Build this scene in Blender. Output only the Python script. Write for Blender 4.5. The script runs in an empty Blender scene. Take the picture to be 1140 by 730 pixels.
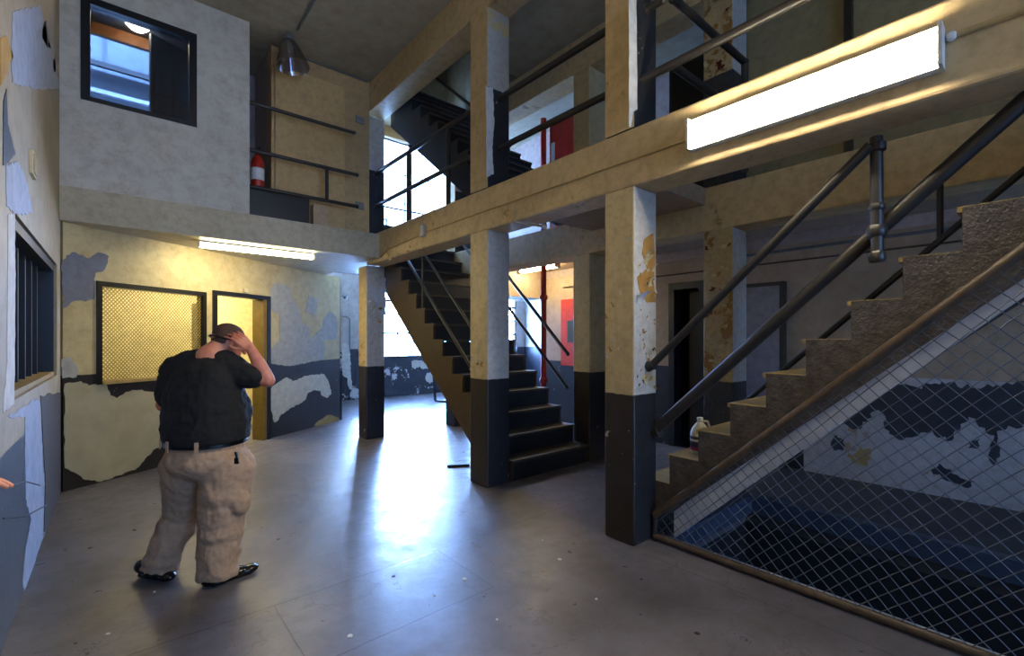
import bpy, bmesh, math, random
from mathutils import Vector, Matrix, noise
random.seed(7)
C = bpy.context.scene
COL = C.collection
# ------------------------------------------------------------------ camera / world / exposure
F, CX, CY, CH = 516.0, 570.0, 378.0, 1.6
cd = bpy.data.cameras.new('camera'); cam = bpy.data.objects.new('camera', cd); COL.objects.link(cam)
FW = Vector((.6489, .7609, 0)).normalized(); RT = Vector((FW.y, -FW.x, 0))
cd.sensor_width = 36; cd.lens = F/1140*36; cd.shift_y = (CY-365)/1140; cd.clip_start = .05
cam.location = (0, 0, CH)
cam.rotation_euler = (math.pi/2, 0, math.atan2(-FW.x, FW.y))
C.camera = cam
C.view_settings.view_transform = 'Standard'
try: C.view_settings.look = 'None'
except Exception: pass
C.view_settings.gamma = 1; C.view_settings.use_curve_mapping = False
C.view_settings.exposure = 0.40
C.cycles.use_denoising = True
C.cycles.max_bounces = 8; C.cycles.diffuse_bounces = 4; C.cycles.transparent_max_bounces = 16
C.cycles.sample_clamp_indirect = 6
W = bpy.data.worlds.new('sky'); C.world = W; W.use_nodes = True
wb = W.node_tree.nodes['Background']; wb.inputs[0].default_value = (.27, .49, 1, 1); wb.inputs[1].default_value = 82.0
sd_ = bpy.data.lights.new('sun', 'SUN'); sd_.energy = 2.6; sd_.angle = math.radians(6); sd_.color = (.42, .62, 1)
sun = bpy.data.objects.new('sun', sd_); COL.objects.link(sun); sun.rotation_euler = Vector((-.44, -.90, -.345)).to_track_quat('-Z', 'Y').to_euler()
def portal(name, loc, rot, sx, sy):
    l = bpy.data.lights.new(name, 'AREA'); l.shape = 'RECTANGLE'; l.size = sx; l.size_y = sy
    l.cycles.is_portal = True
    o = bpy.data.objects.new(name, l); COL.objects.link(o); o.location = loc; o.rotation_euler = rot
H2 = math.pi/2
portal('daylight_opening', (7.7, 12.35, 2.25), (-H2, 0, 0), 5.9, 2.5)
portal('daylight_opening', (5.0, 8.45, 4.65), (-H2, 0, 0), 3.2, 2.0)
portal('daylight_opening', (1.3, -6.2, 3.0), (H2, 0, 0), 3.0, 4.0)
portal('daylight_opening', (.2, 8.6, 5.2), (-H2, 0, 0), 1.9, 1.9)

def wp(px, py, d):
    """point seen at a pixel of the reference, d metres into the room"""
    return Vector((0, 0, CH)) + RT*((px-CX)/F*d) + FW*d + Vector((0, 0, (CY-py)/F*d))
def hit(px, py, p0, n):
    r = wp(px, py, 1)-Vector((0, 0, CH)); p0 = Vector(p0); n = Vector(n)
    t = (p0-Vector((0, 0, CH))).dot(n)/r.dot(n)
    return Vector((0, 0, CH))+r*t

# ------------------------------------------------------------------ materials
def L(c): return tuple((v/255/12.92 if v/255 <= .04045 else ((v/255+.055)/1.055)**2.4) for v in c)+(1,)
class NT:
    def __init__(s, name):
        s.m = bpy.data.materials.new(name); s.m.use_nodes = True; s.t = s.m.node_tree; s.b = s.t.nodes['Principled BSDF']
        s.pos = s.t.nodes.new('ShaderNodeNewGeometry').outputs['Position']
    def n(s, k, **kw):
        x = s.t.nodes.new(k)
        for a, v in kw.items(): setattr(x, a, v)
        return x
    def l(s, a, b): s.t.links.new(a, b)
    def noise(s, scale, detail=6, rough=.6, vec=None, out='Fac', dist=0, off=0):
        x = s.n('ShaderNodeTexNoise'); x.inputs['Scale'].default_value = scale; x.inputs['Detail'].default_value = detail
        x.inputs['Roughness'].default_value = rough; x.inputs['Distortion'].default_value = dist
        v = vec or s.pos
        if off:
            a = s.n('ShaderNodeVectorMath', operation='ADD'); s.l(v, a.inputs[0]); a.inputs[1].default_value = (off, off*1.7, off*.3); v = a.outputs[0]
        s.l(v, x.inputs['Vector']); return x.outputs[out]
    def math(s, op, a, b=None, clamp=False):
        x = s.n('ShaderNodeMath', operation=op, use_clamp=clamp)
        for i, v in enumerate((a, b)):
            if v is None: continue
            if isinstance(v, (int, float)): x.inputs[i].default_value = v
            else: s.l(v, x.inputs[i])
        return x.outputs[0]
    def step(s, v, t, w=.01):  # 1 where v>t
        x = s.n('ShaderNodeMapRange'); s.l(v, x.inputs[0]); x.inputs[1].default_value = t-w; x.inputs[2].default_value = t+w
        return x.outputs[0]
    def rng(s, v, a, b, c, d):
        x = s.n('ShaderNodeMapRange'); s.l(v, x.inputs[0])
        for i, q in enumerate((a, b, c, d)): x.inputs[i+1].default_value = q
        return x.outputs[0]
    def mix(s, f, a, b, mode='MIX'):
        x = s.n('ShaderNodeMix', data_type='RGBA', blend_type=mode)
        for i, v in ((0, f), (6, a), (7, b)):
            if isinstance(v, (int, float)): x.inputs[i].default_value = v
            elif isinstance(v, tuple): x.inputs[i].default_value = v
            else: s.l(v, x.inputs[i])
        return x.outputs[2]
    def bump(s, h, st=.3, dist=.01):
        x = s.n('ShaderNodeBump'); x.inputs['Strength'].default_value = st; x.inputs['Distance'].default_value = dist
        s.l(h, x.inputs['Height']); s.l(x.outputs[0], s.b.inputs['Normal'])
    def z(s):
        x = s.n('ShaderNodeSeparateXYZ'); s.l(s.pos, x.inputs[0]); return x.outputs[2]
def paint(name, col, under, z0=None, band2=None, dark=(36, 36, 38), dunder=None, peel=.68, dpeel=.66, seed=0, rough=.55, sc=1.6, bump=.35, var=.16):
    m = NT(name)
    n1 = m.noise(sc, 9, .68, off=seed+1); n2 = m.noise(sc*5, 6, .7, off=seed+5); big = m.noise(.6, 3, .5, off=seed+9); fine = m.noise(60, 3, .6)
    pk = m.step(m.math('ADD', m.math('MULTIPLY', n1, .8), m.math('MULTIPLY', n2, .2)), peel, .004)
    base = m.mix(m.rng(big, .3, .7, 0, 1), L(col), L(tuple(int(c*(1-var)) for c in col)))
    base = m.mix(m.rng(n2, .42, .68, 0, .38), base, L((124, 100, 66)))
    base = m.mix(pk, base, L(under))
    h = m.math('ADD', m.math('MULTIPLY', pk, -.5), m.math('MULTIPLY', n2, .6)); ro = rough
    if z0 is not None:
        z = m.z(); zz = m.math('ADD', z, m.rng(n2, 0, 1, -.012, .012))
        d = m.math('SUBTRACT', 1, m.step(zz, z0, .003))
        if band2: d = m.math('ADD', d, m.math('MULTIPLY', m.step(zz, band2[0], .003), m.math('SUBTRACT', 1, m.step(zz, band2[1], .003))), True)
        dn = m.noise(sc*1.3, 9, .7, off=seed+21)
        dk = m.step(dn, dpeel, .004)
        chips = m.step(m.noise(14, 5, .7, off=seed+3), .70, .01)
        dc = m.mix(m.math('MAXIMUM', dk, chips), m.mix(m.rng(n2, .3, .7, 0, 1), L(dark), L(tuple(min(255, int(c*1.35)) for c in dark))), L(dunder or under))
        base = m.mix(d, base, dc)
        m.l(m.rng(d, 0, 1, rough, .38), m.b.inputs['Roughness'])
    else: m.b.inputs['Roughness'].default_value = rough
    m.l(base, m.b.inputs['Base Color'])
    m.bump(m.math('ADD', h, m.math('MULTIPLY', fine, .15)), bump, .012)
    return m.m
def plain(name, col, rough=.5, metal=0, bump=0, bs=40, var=.15, spec=None, emit=None, es=0, bdist=.004):
    m = NT(name)
    n = m.noise(bs*.3, 6, .65); 
    m.l(m.mix(m.rng(n, .3, .7, 0, 1), L(col), L(tuple(int(c*(1-var)) for c in col))), m.b.inputs['Base Color'])
    m.b.inputs['Roughness'].default_value = rough; m.b.inputs['Metallic'].default_value = metal
    if bump: m.bump(m.noise(bs, 4, .6), bump, bdist)
    if spec is not None: m.b.inputs['Specular IOR Level'].default_value = spec
    if emit: m.b.inputs['Emission Color'].default_value = L(emit); m.b.inputs['Emission Strength'].default_value = es
    return m.m
def glassmat(name, tint=(.95, .97, 1, 1), gl=.06):
    m = NT(name); t = m.n('ShaderNodeBsdfTransparent'); t.inputs[0].default_value = tint
    g = m.n('ShaderNodeBsdfGlossy'); g.inputs['Roughness'].default_value = .05
    x = m.n('ShaderNodeMixShader'); x.inputs[0].default_value = gl; m.l(t.outputs[0], x.inputs[1]); m.l(g.outputs[0], x.inputs[2])
    m.l(x.outputs[0], m.t.nodes['Material Output'].inputs[0]); return m.m

CREAM = (206, 184, 132)
M = {}
M['beam'] = paint('cream_beam_paint', (220, 194, 146), (164, 132, 92), peel=.62, sc=2.2, var=.12, rough=.6)
M['colf'] = paint('column_front_paint', (226, 202, 150), (196, 190, 176), z0=1.17, peel=.635, sc=2.5, dpeel=.66, seed=2, dark=(38, 31, 25), rough=.5)
M['cols'] = paint('column_side_paint', (206, 204, 196), (196, 172, 120), z0=1.17, band2=(3.2, 4.33), peel=.60, sc=3, dpeel=.66, seed=4, dark=(32, 33, 37), rough=.5)
M['colp'] = paint('column_heavily_peeled_paint', (200, 180, 134), (150, 112, 52), z0=1.17, band2=(3.2, 4.33), peel=.56, sc=4.5, dpeel=.70, seed=11, dark=(44, 46, 52), rough=.5, bump=.8)
M['angle'] = paint('cream_wall_paint', (212, 196, 148), (150, 150, 158), z0=1.22, peel=.76, dpeel=.80, seed=7, dark=(34, 30, 26), sc=1.6)
M['upwall'] = paint('pale_plaster_paint', (206, 204, 192), (170, 150, 110), peel=.70, seed=13, sc=1.8, var=.08)
M['left'] = paint('left_wall_paint', (186, 170, 132), (150, 158, 172), z0=1.0, peel=.62, dpeel=.60, seed=17, dark=(48, 56, 66), dunder=(170, 176, 188), sc=1.2, bump=.6)
M['back'] = paint('rear_bay_paint', (190, 166, 140), (150, 130, 112), z0=1.2, peel=.70, dpeel=.62, seed=23, dark=(34, 36, 40), dunder=(160, 158, 156), sc=1.7)
M['backlow'] = paint('rear_wall_whitish', (196, 196, 200), (150, 130, 108), peel=.62, seed=29, sc=3.0)
M['far'] = paint('far_wall_paint', (196, 188, 184), (210, 206, 200), z0=1.35, peel=.8, dpeel=.585, seed=31, dark=(40, 44, 52), dunder=(206, 206, 204), sc=1.4)
M['upback'] = paint('upper_wall_paint', (206, 172, 118), (176, 120, 64), peel=.74, seed=37, sc=2)
M['pink'] = paint('upper_bay_paint', (196, 176, 168), (120, 50, 36), peel=.66, seed=41, sc=2)
M['olive'] = plain('olive_board', (150, 142, 108), .7)
M['ceil'] = paint('ceiling_plaster', (182, 174, 152), (140, 128, 108), peel=.68, seed=43, sc=1.2, rough=.85)
M['slab'] = paint('slab_edge_paint', (206, 196, 166), (190, 176, 140), peel=.68, seed=47, sc=2.4, bump=.8)
M['black'] = plain('black_gloss_paint', (30, 31, 34), .35, bump=.25, bs=30)
M['pipe'] = plain('black_painted_pipe', (44, 42, 40), .38, bump=.25, bs=60)
M['rpipe'] = plain('rusty_brown_pipe', (92, 74, 56), .45, bump=.3, bs=60, var=.4)
M['riser'] = plain('dark_blue_riser_paint', (34, 38, 46), .45, bump=.2)
M['tread'] = plain('worn_tread_top', (84, 76, 66), .6, bump=.3)
M['ytread'] = plain('worn_yellow_tread', (170, 144, 86), .65, bump=.3)
M['brownstr'] = plain('brown_stringer_paint', (84, 66, 38), .55, bump=.3)
M['bump'] = plain('lumpy_gloss_stringer_paint', (88, 82, 80), .2, bump=1.0, bs=38, var=.35, bdist=.012)
M['pale'] = plain('pale_painted_steel', (186, 192, 204), .4, bump=.3, var=.1)
M['navy'] = plain('navy_painted_curb', (58, 72, 92), .45, bump=.3)
M['wire'] = plain('dull_galvanised_wire', (84, 90, 100), .5, metal=.2)
M['red'] = plain('red_enamel', (190, 40, 20), .4, bump=.15)
M['redb'] = plain('red_board_paint', (206, 62, 24), .5)
M['grn'] = plain('green_plate', (58, 66, 44), .5)
M['steel'] = plain('brushed_sheet_steel', (140, 142, 155), .3, metal=.5, bump=.1)
M['wood'] = plain('dark_wood', (44, 36, 28), .5)
M['conduit'] = plain('painted_conduit', (196, 170, 116), .5, bump=.2)
M['gconduit'] = plain('grey_conduit', (120, 126, 128), .45, metal=.3)
M['white'] = plain('white_enamel', (226, 226, 220), .4)
M['box'] = plain('grey_junction_box', (172, 170, 160), .5)
M['brass'] = plain('cream_switch_plate', (214, 200, 160), .5)
M['lamp'] = plain('lit_diffuser', (255, 255, 255), .5, emit=(255, 240, 208), es=125)
M['lamp2'] = plain('lit_tube', (255, 255, 255), .5, emit=(255, 238, 188), es=44)
M['lamp3'] = plain('lit_room_diffuser', (255, 255, 255), .5, emit=(255, 240, 190), es=60)
M['glass'] = glassmat('window_glass')
M['shade'] = glassmat('clear_glass_shade', (.62, .62, .70, 1), .35)
M['room'] = plain('yellow_room_wall', (226, 212, 160), .7)
M['dimglass'] = glassmat('dimming_window_glass', (.30, .30, .30, 1), .03)  # low transmission holds back daylight from the end window
M['tint'] = glassmat('dimming_pane_glass', (.36, .38, .40, 1), .04)  # darkened pane, keeps the bright view outside from blowing out
M['jet'] = plain('jet_black', (9, 9, 10), .4)
M['dfloor'] = plain('dark_bay_floor', (58, 58, 60), .6, bump=.4, bs=12, var=.3)
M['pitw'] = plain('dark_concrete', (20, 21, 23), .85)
M['siding'] = NT('white_metal_siding').m
def _sid():
    m = NT('outside_siding'); w = m.n('ShaderNodeTexWave', wave_type='BANDS', bands_direction='X'); w.inputs['Scale'].default_value = 1.6
    m.l(m.pos, w.inputs['Vector']); m.l(m.mix(w.outputs['Fac'], L((205, 205, 210)), L((240, 240, 244))), m.b.inputs['Base Color']); return m.m
M['siding'] = _sid()
M['dsiding'] = plain('grey_panel_cladding', (138, 146, 160), .7, bs=6)
def _floor():
    m = NT('worn_concrete_floor')
    a = m.noise(.9, 8, .62); b = m.noise(6, 8, .7); c = m.noise(40, 4, .6)
    base = m.mix(m.rng(a, .35, .68, 0, 1), L((112, 108, 114)), L((70, 67, 70)))
    base = m.mix(m.rng(b, .45, .75, 0, .5), base, L((84, 78, 72)))
    sp = m.n('ShaderNodeTexVoronoi'); sp.inputs['Scale'].default_value = 5; m.l(m.pos, sp.inputs['Vector'])
    base = m.mix(m.math('SUBTRACT', 1, m.step(sp.outputs['Distance'], .035, .01)), base, L((60, 54, 48)))
    x = m.n('ShaderNodeSeparateXYZ'); m.l(m.pos, x.inputs[0])
    ln = None
    nz = m.noise(3, 3, .5)
    def line(comp, v, w=.006, other=None, rg=None):
        d = m.math('ABSOLUTE', m.math('SUBTRACT', m.math('ADD', x.outputs[comp], m.rng(nz, 0, 1, -.012, .012)), v))
        k = m.math('SUBTRACT', 1, m.step(d, w, .003))
        if rg:
            k = m.math('MULTIPLY', k, m.math('MULTIPLY', m.step(x.outputs[other], rg[0], .01), m.math('SUBTRACT', 1, m.step(x.outputs[other], rg[1], .01))))
        return k
    ks = [line(1, 3.05), line(1, 2.36, .006, 0, (-1, 1.86)), line(0, 1.86, .005, 1, (2.36, 3.05)), line(0, .72, .004, 1, (-5, 3.05)), line(1, 6.3), line(0, 3.0, .004, 1, (-5, 2.0))]
    k = ks[0]
    for q in ks[1:]: k = m.math('MAXIMUM', k, q)
    base = m.mix(m.math('MULTIPLY', k, .65), base, L((52, 46, 42)))
    cr = m.n('ShaderNodeTexVoronoi', feature='DISTANCE_TO_EDGE'); cr.inputs['Scale'].default_value = .8
    v2 = m.n('ShaderNodeVectorMath', operation='ADD'); m.l(m.pos, v2.inputs[0]); m.l(m.noise(2.2, 5, .6, out='Color'), v2.inputs[1]); m.l(v2.outputs[0], cr.inputs['Vector'])
    ck = m.math('SUBTRACT', 1, m.step(cr.outputs['Distance'], .006, .004))
    base = m.mix(m.math('MULTIPLY', ck, .35), base, L((56, 50, 46)))
    m.l(base, m.b.inputs['Base Color'])
    m.l(m.rng(b, .3, .7, .24, .50), m.b.inputs['Roughness'])
    h = m.math('ADD', m.math('MULTIPLY', b, .8), m.math('ADD', m.math('MULTIPLY', c, .15), m.math('MULTIPLY', k, -.12)))
    m.bump(h, .35, .01)
    return m.m
M['floor'] = _floor()
def _mesh(name): pass

# ------------------------------------------------------------------ mesh builder
class B:
    def __init__(s): s.v = []; s.f = []; s.mi = []; s.mats = []
    def mat(s, m):
        if m not in s.mats: s.mats.append(m)
        return s.mats.index(m)
    def add(s, vs, fs, m):
        i = s.mat(m); o = len(s.v); s.v += [Vector(v) for v in vs]
        for f in fs: s.f.append([o+k for k in f]); s.mi.append(i)
    def box(s, x0, x1, y0, y1, z0, z1, m, fm=None):
        vs = [(x, y, z) for x in (x0, x1) for y in (y0, y1) for z in (z0, z1)]
        fs = [((0, 1, 3, 2), '-x'), ((4, 6, 7, 5), '+x'), ((0, 4, 5, 1), '-y'), ((2, 3, 7, 6), '+y'), ((0, 2, 6, 4), '-z'), ((1, 5, 7, 3), '+z')]
        o = len(s.v); s.v += [Vector(v) for v in vs]
        for f, k in fs: s.f.append([o+i for i in f]); s.mi.append(s.mat((fm or {}).get(k, m)))
    def obox(s, c, ax, ay, az, m):  # half-extent vectors
        c = Vector(c); vs = [c+ax*i+ay*j+az*k for i in (-1, 1) for j in (-1, 1) for k in (-1, 1)]
        s.add(vs, [(0, 1, 3, 2), (4, 6, 7, 5), (0, 4, 5, 1), (2, 3, 7, 6), (0, 2, 6, 4), (1, 5, 7, 3)], m)
    def bar(s, a, b, w, h, m, up=(0, 0, 1)):
        a = Vector(a); b = Vector(b); d = b-a; u = Vector(up); r = d.cross(u).normalized(); u = r.cross(d).normalized()
        s.obox((a+b)/2, d/2, r*w/2, u*h/2, m)
    def tube(s, pts, r, m, n=10, cap=True):
        pts = [Vector(p) for p in pts]; rs = r if isinstance(r, (list, tuple)) else [r]*len(pts); vs = []; fs = []
        pr = None
        for i, p in enumerate(pts):
            t = (pts[min(i+1, len(pts)-1)]-pts[max(i-1, 0)]).normalized()
            if pr is None: pr = t.orthogonal().normalized()
            pr = (pr-t*pr.dot(t)); pr = pr.normalized() if pr.length > 1e-6 else t.orthogonal().normalized()
            q = t.cross(pr)
            for k in range(n):
                a = 2*math.pi*k/n; vs.append(p+(pr*math.cos(a)+q*math.sin(a))*rs[i])
        for i in range(len(pts)-1):
            for k in range(n): fs.append((i*n+k, i*n+(k+1) % n, (i+1)*n+(k+1) % n, (i+1)*n+k))
        if cap: fs.append(tuple(range(n))[::-1]); fs.append(tuple((len(pts)-1)*n+k for k in range(n)))
        s.add(vs, fs, m)
    def lathe(s, c, prof, m, n=20, axis=Vector((0, 0, 1))):
        c = Vector(c); axis = Vector(axis).normalized(); u = axis.orthogonal().normalized(); w = axis.cross(u); vs = []; fs = []
        for r, h in prof:
            for k in range(n):
                a = 2*math.pi*k/n; vs.append(c+axis*h+(u*math.cos(a)+w*math.sin(a))*max(r, 1e-4))
        for i in range(len(prof)-1):
            for k in range(n): fs.append((i*n+k, i*n+(k+1) % n, (i+1)*n+(k+1) % n, (i+1)*n+k))
        fs.append(tuple(range(n))[::-1]); fs.append(tuple((len(prof)-1)*n+k for k in range(n)))
        s.add(vs, fs, m)
    def prism(s, poly, ext, m):
        poly = [Vector(p) for p in poly]; ext = Vector(ext); n = len(poly)
        vs = poly+[p+ext for p in poly]
        fs = [tuple(range(n)), tuple(range(2*n-1, n-1, -1))]+[(k, k+n, (k+1) % n+n, (k+1) % n) for k in range(n)]
        s.add(vs, fs, m)
    def sph(s, c, rx, ry, rz, m, R=None, n=14):
        vs = []; fs = []; R = R or Matrix.Identity(3); c = Vector(c)
        for i in range(n+1):
            t = math.pi*i/n
            for k in range(2*n):
                a = math.pi*k/n; vs.append(c+R @ Vector((rx*math.sin(t)*math.cos(a), ry*math.sin(t)*math.sin(a), rz*math.cos(t))))
        for i in range(n):
            for k in range(2*n): fs.append((i*2*n+k, (i+1)*2*n+k, (i+1)*2*n+(k+1) % (2*n), i*2*n+(k+1) % (2*n)))
        s.add(vs, fs, m)
    def done(s, name, parent=None, smooth=False, bevel=0, origin=None, **tags):
        xs = [v.x for v in s.v]; ys = [v.y for v in s.v]; zs = [v.z for v in s.v]
        o = Vector(origin) if origin else Vector(((min(xs)+max(xs))/2, (min(ys)+max(ys))/2, min(zs)))
        me = bpy.data.meshes.new(name); me.from_pydata([v-o for v in s.v], [], s.f)
        for m in s.mats: me.materials.append(m)
        for p, i in zip(me.polygons, s.mi): p.material_index = i
        bm = bmesh.new(); bm.from_mesh(me); bmesh.ops.recalc_face_normals(bm, faces=bm.faces)
        if smooth:
            for f in bm.faces: f.smooth = len(f.verts) <= 4
            for e in bm.edges:
                if len(e.link_faces) == 2 and e.calc_face_angle(0) > .7: e.smooth = False
        bm.to_mesh(me); bm.free()
        ob = bpy.data.objects.new(name, me); COL.objects.link(ob)
        ob.location = o
        if parent:
            ob.parent = parent; par = Vector((0, 0, 0)); q = parent
            while q: par += q.location; q = q.parent
            ob.location = o-par
        if bevel:
            b = ob.modifiers.new('bevel', 'BEVEL'); b.width = bevel; b.segments = 2; b.limit_method = 'ANGLE'
        for k, v in tags.items(): ob[k] = v
        return ob
def thing(name, label, cat, loc, group=None):
    o = bpy.data.objects.new(name, None); COL.objects.link(o); o.location = loc; o.empty_display_size = .1
    o['label'] = label; o['category'] = cat
    if group: o['group'] = group
    return o
S = dict(kind='structure')
def jag(poly, amp=.012, sub=4, seed=0):
    """outline with ragged edges"""
    out = []; n = len(poly); rnd = random.Random(seed)
    for i in range(n):
        a, b = poly[i], poly[(i+1) % n]; k = max(1, int((b-a).length/.03)) if sub else 1; k = min(k, 12)
        pd = (b-a)
        for j in range(k):
            p = a.lerp(b, j/k)
            if j: p = p+(pd.cross(NRM).normalized())*rnd.uniform(-amp, amp)
            out.append(p)
    return out
NRM = Vector((0, 1, 0))
def patch(bd, pix, p0, n, mat, t=.003, amp=.012, seed=0):
    global NRM
    NRM = Vector(n).normalized()
    pts = [hit(x, y, p0, n) for x, y in pix]
    bd.prism([p+NRM*.0005 for p in jag(pts, amp, 4, seed)], NRM*t, mat)
def crop(ox, oy, sc, pts): return [(ox+x/sc, oy+y/sc) for x, y in pts]

# ------------------------------------------------------------------ structure
BX, BX2 = 3.035, 3.345          # front column row (x)
RX, RX2 = 4.72, 5.05            # rear column row
LX = -.45                        # left wall
F2, SB = 3.2, 2.79               # upper floor level, beam underside
CZ = 5.65
WX = 6.4                         # right wall
YS = 6.676                       # face of the upper left wall
# floor with pit cut out
b = B()
for r in ((-.45, 3.31, -6, 12.15, 0), (3.31, 4.88, 2.05, 12.15, 0), (4.88, 6.4, -6, 3.0, 1), (4.88, 6.4, 3.0, 12.15, 0), (6.4, 11, 6.6, 12.15, 0)):
    b.box(r[0], r[1], r[2], r[3], -.25, 0, M['dfloor' if r[4] else 'floor'])
b.done('floor', **S)
b = B()
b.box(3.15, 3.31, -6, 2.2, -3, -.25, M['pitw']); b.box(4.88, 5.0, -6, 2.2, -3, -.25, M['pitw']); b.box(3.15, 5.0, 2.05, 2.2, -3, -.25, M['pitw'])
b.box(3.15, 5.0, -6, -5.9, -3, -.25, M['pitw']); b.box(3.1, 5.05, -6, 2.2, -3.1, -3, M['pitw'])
b.done('wall_stairwell', **S)
# curb strips round the pit
b = B(); b.box(3.315, 3.40, -5, 2.05, -.06, .012, M['pale']); b.done('trim_1', **S)
b = B(); b.box(4.80, 4.90, -5, 2.05, -.12, .05, M['navy']); b.box(3.4, 4.8, 1.96, 2.06, -.12, .05, M['navy']); b.done('trim_2', **S)
# left wall with barred window recess
WY0, WY1, WZ0, WZ1 = 3.85, 6.42, 1.25, 2.34
b = B(); lw = M['left']
b.box(LX-.3, LX, -6, WY0, 0, CZ, lw); b.box(LX-.3, LX, WY1, 9.8, 0, CZ, lw); b.box(LX-.3, LX, WY0, WY1, 0, WZ0, lw); b.box(LX-.3, LX, WY0, WY1, WZ1, CZ, lw)
b.box(LX-.34, LX-.29, WY0-.1, WY1+.1, WZ0-.1, WZ1+.1, M['jet'])
LN = (1, 0, 0); LP = (LX, 0, 0)
pw = plain('bluish_plaster_and_light', (176, 184, 198), .7, bump=.4)
pdk = plain('dark_slate_paint', (52, 60, 70), .45, bump=.3)
yel = plain('ochre_bare_paint', (196, 150, 34), .6)
brn = plain('brown_wall_base', (64, 52, 36), .6, bump=.3)
wh = plain('white_raw_edge', (214, 210, 200), .7, bump=.4)
patch(b, crop(0, 440, 2.517, [(20, 60), (100, 10), (112, 20), (118, 200), (122, 300), (118, 400), (95, 470), (70, 560), (62, 520), (70, 430), (85, 350), (70, 290), (68, 60)]), LP, LN, pw, seed=1)
patch(b, crop(0, 440, 2.517, [(112, 0), (178, -10), (184, 255), (135, 390), (122, 380), (126, 250), (118, 100)]), LP, LN, brn, seed=2)
patch(b, crop(0, 220, 3.042, [(24, 60), (48, 50), (50, 300), (46, 700), (10, 730), (10, 690), (22, 560)]), LP, LN, wh, seed=3)
patch(b, crop(0, 0, 3.042, [(0, 130), (20, 120), (44, 190), (24, 215), (22, 245), (0, 290)]), LP, LN, yel, seed=4, amp=.004)
patch(b, crop(0, 0, 3.042, [(148, 75), (156, 70), (160, 130), (172, 160), (160, 162), (142, 130), (140, 100)]), LP, LN, pdk, seed=5, amp=.006)
patch(b, crop(0, 0, 3.042, [(176, 200), (186, 200), (188, 240), (180, 245)]), LP, LN, pdk, seed=6, amp=.004)
patch(b, crop(0, 0, 3.042, [(10, 340), (20, 300), (24, 420), (50, 520), (30, 545), (8, 560)]), LP, LN, pdk, seed=7, amp=.006)
patch(b, crop(0, 0, 3.042, [(18, 560), (60, 545), (90, 620), (110, 720), (60, 728), (20, 700)]), LP, LN, pw, seed=8, amp=.01)
patch(b, crop(0, 0, 3.042, [(40, 40), (135, 20), (150, 80), (180, 180), (200, 300), (120, 300), (40, 280), (36, 200)]), LP, LN, pw, seed=9, amp=.01)  # bluish daylight on the upper wall, put in as a coloured patch
b.done('wall_left', **S)
# barred window in the left wall
b = B(); k = M['jet']
b.box(LX-.28, LX-.02, WY1-.07, WY1-.003, WZ0+.003, WZ1-.003, k); b.box(LX-.28, LX-.02, WY0+.003, WY0+.07, WZ0+.003, WZ1-.003, k)
b.box(LX-.28, LX-.02, WY0+.07, WY1-.07, WZ1-.07, WZ1-.003, k); b.box(LX-.28, LX-.02, WY0+.07, WY1-.07, WZ0+.003, WZ0+.04, M['ytread'])
w1 = b.done('window_1', **S)
for i in range(6):
    y = WY0+.36*(i+1); b = B(); b.box(LX-.16, LX-.10, y-.02, y+.02, WZ0+.04, WZ1-.07, M['jet']); b.done('window_bar', w1)
# upper left wall with window
UX0, UX1, UZ0, UZ1 = -.29, .73, 4.14, 5.25
b = B(); u = M['upwall']; T = .12
b.box(LX, UX0, YS, YS+T, F2, CZ, u); b.box(UX1, 1.29, YS, YS+T, F2, CZ, u); b.box(UX0, UX1, YS, YS+T, F2, UZ0, u); b.box(UX0, UX1, YS, YS+T, UZ1, CZ, u)
b.box(1.19, 1.29, YS+T, 9.5, F2, CZ, u)
b.done('wall_upper_left', **S)
b = B(); w = .075
b.box(UX0, UX0+w, YS-.015, YS+T, UZ0, UZ1, k); b.box(UX1-w, UX1, YS-.015, YS+T, UZ0, UZ1, k)
b.box(UX0+w, UX1-w, YS-.015, YS+T, UZ0, UZ0+.045, k); b.box(UX0+w, UX1-w, YS-.015, YS+T, UZ1-w, UZ1, k)
w2 = b.done('window_2', **S)
b = B(); b.box(UX0+w, UX1-w, YS+.05, YS+.056, UZ0+.045, UZ1-w, M['tint']); b.done('pane', w2, label='glass pane darkened to dim the view')
# the small room behind it
b = B(); bl = plain('slate_blue_ceiling', (70, 82, 100), .7)
b.box(LX, 1.19, YS+T, 7.95, CZ-.02, CZ+.1, bl); b.box(LX, 1.19, 7.90, 7.98, CZ-.16, CZ-.02, plain('orange_brown_timber', (150, 96, 52), .6))
b.done('ceiling_small_room', **S)
b = B(); b.box(LX, 1.19, 8.5, 8.6, F2, 4.3, M['upwall']); b.done('wall_small_room', **S)
# slab edge and soffit over the angled wall
b = B(); b.box(LX, BX, YS-.01, 12.15, 2.84, F2, M['slab'])
b.box(BX, 6.4, 7.16, 8.6, 2.84, F2, M['slab'])
b.done('ceiling_lower_left', **S)
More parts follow.
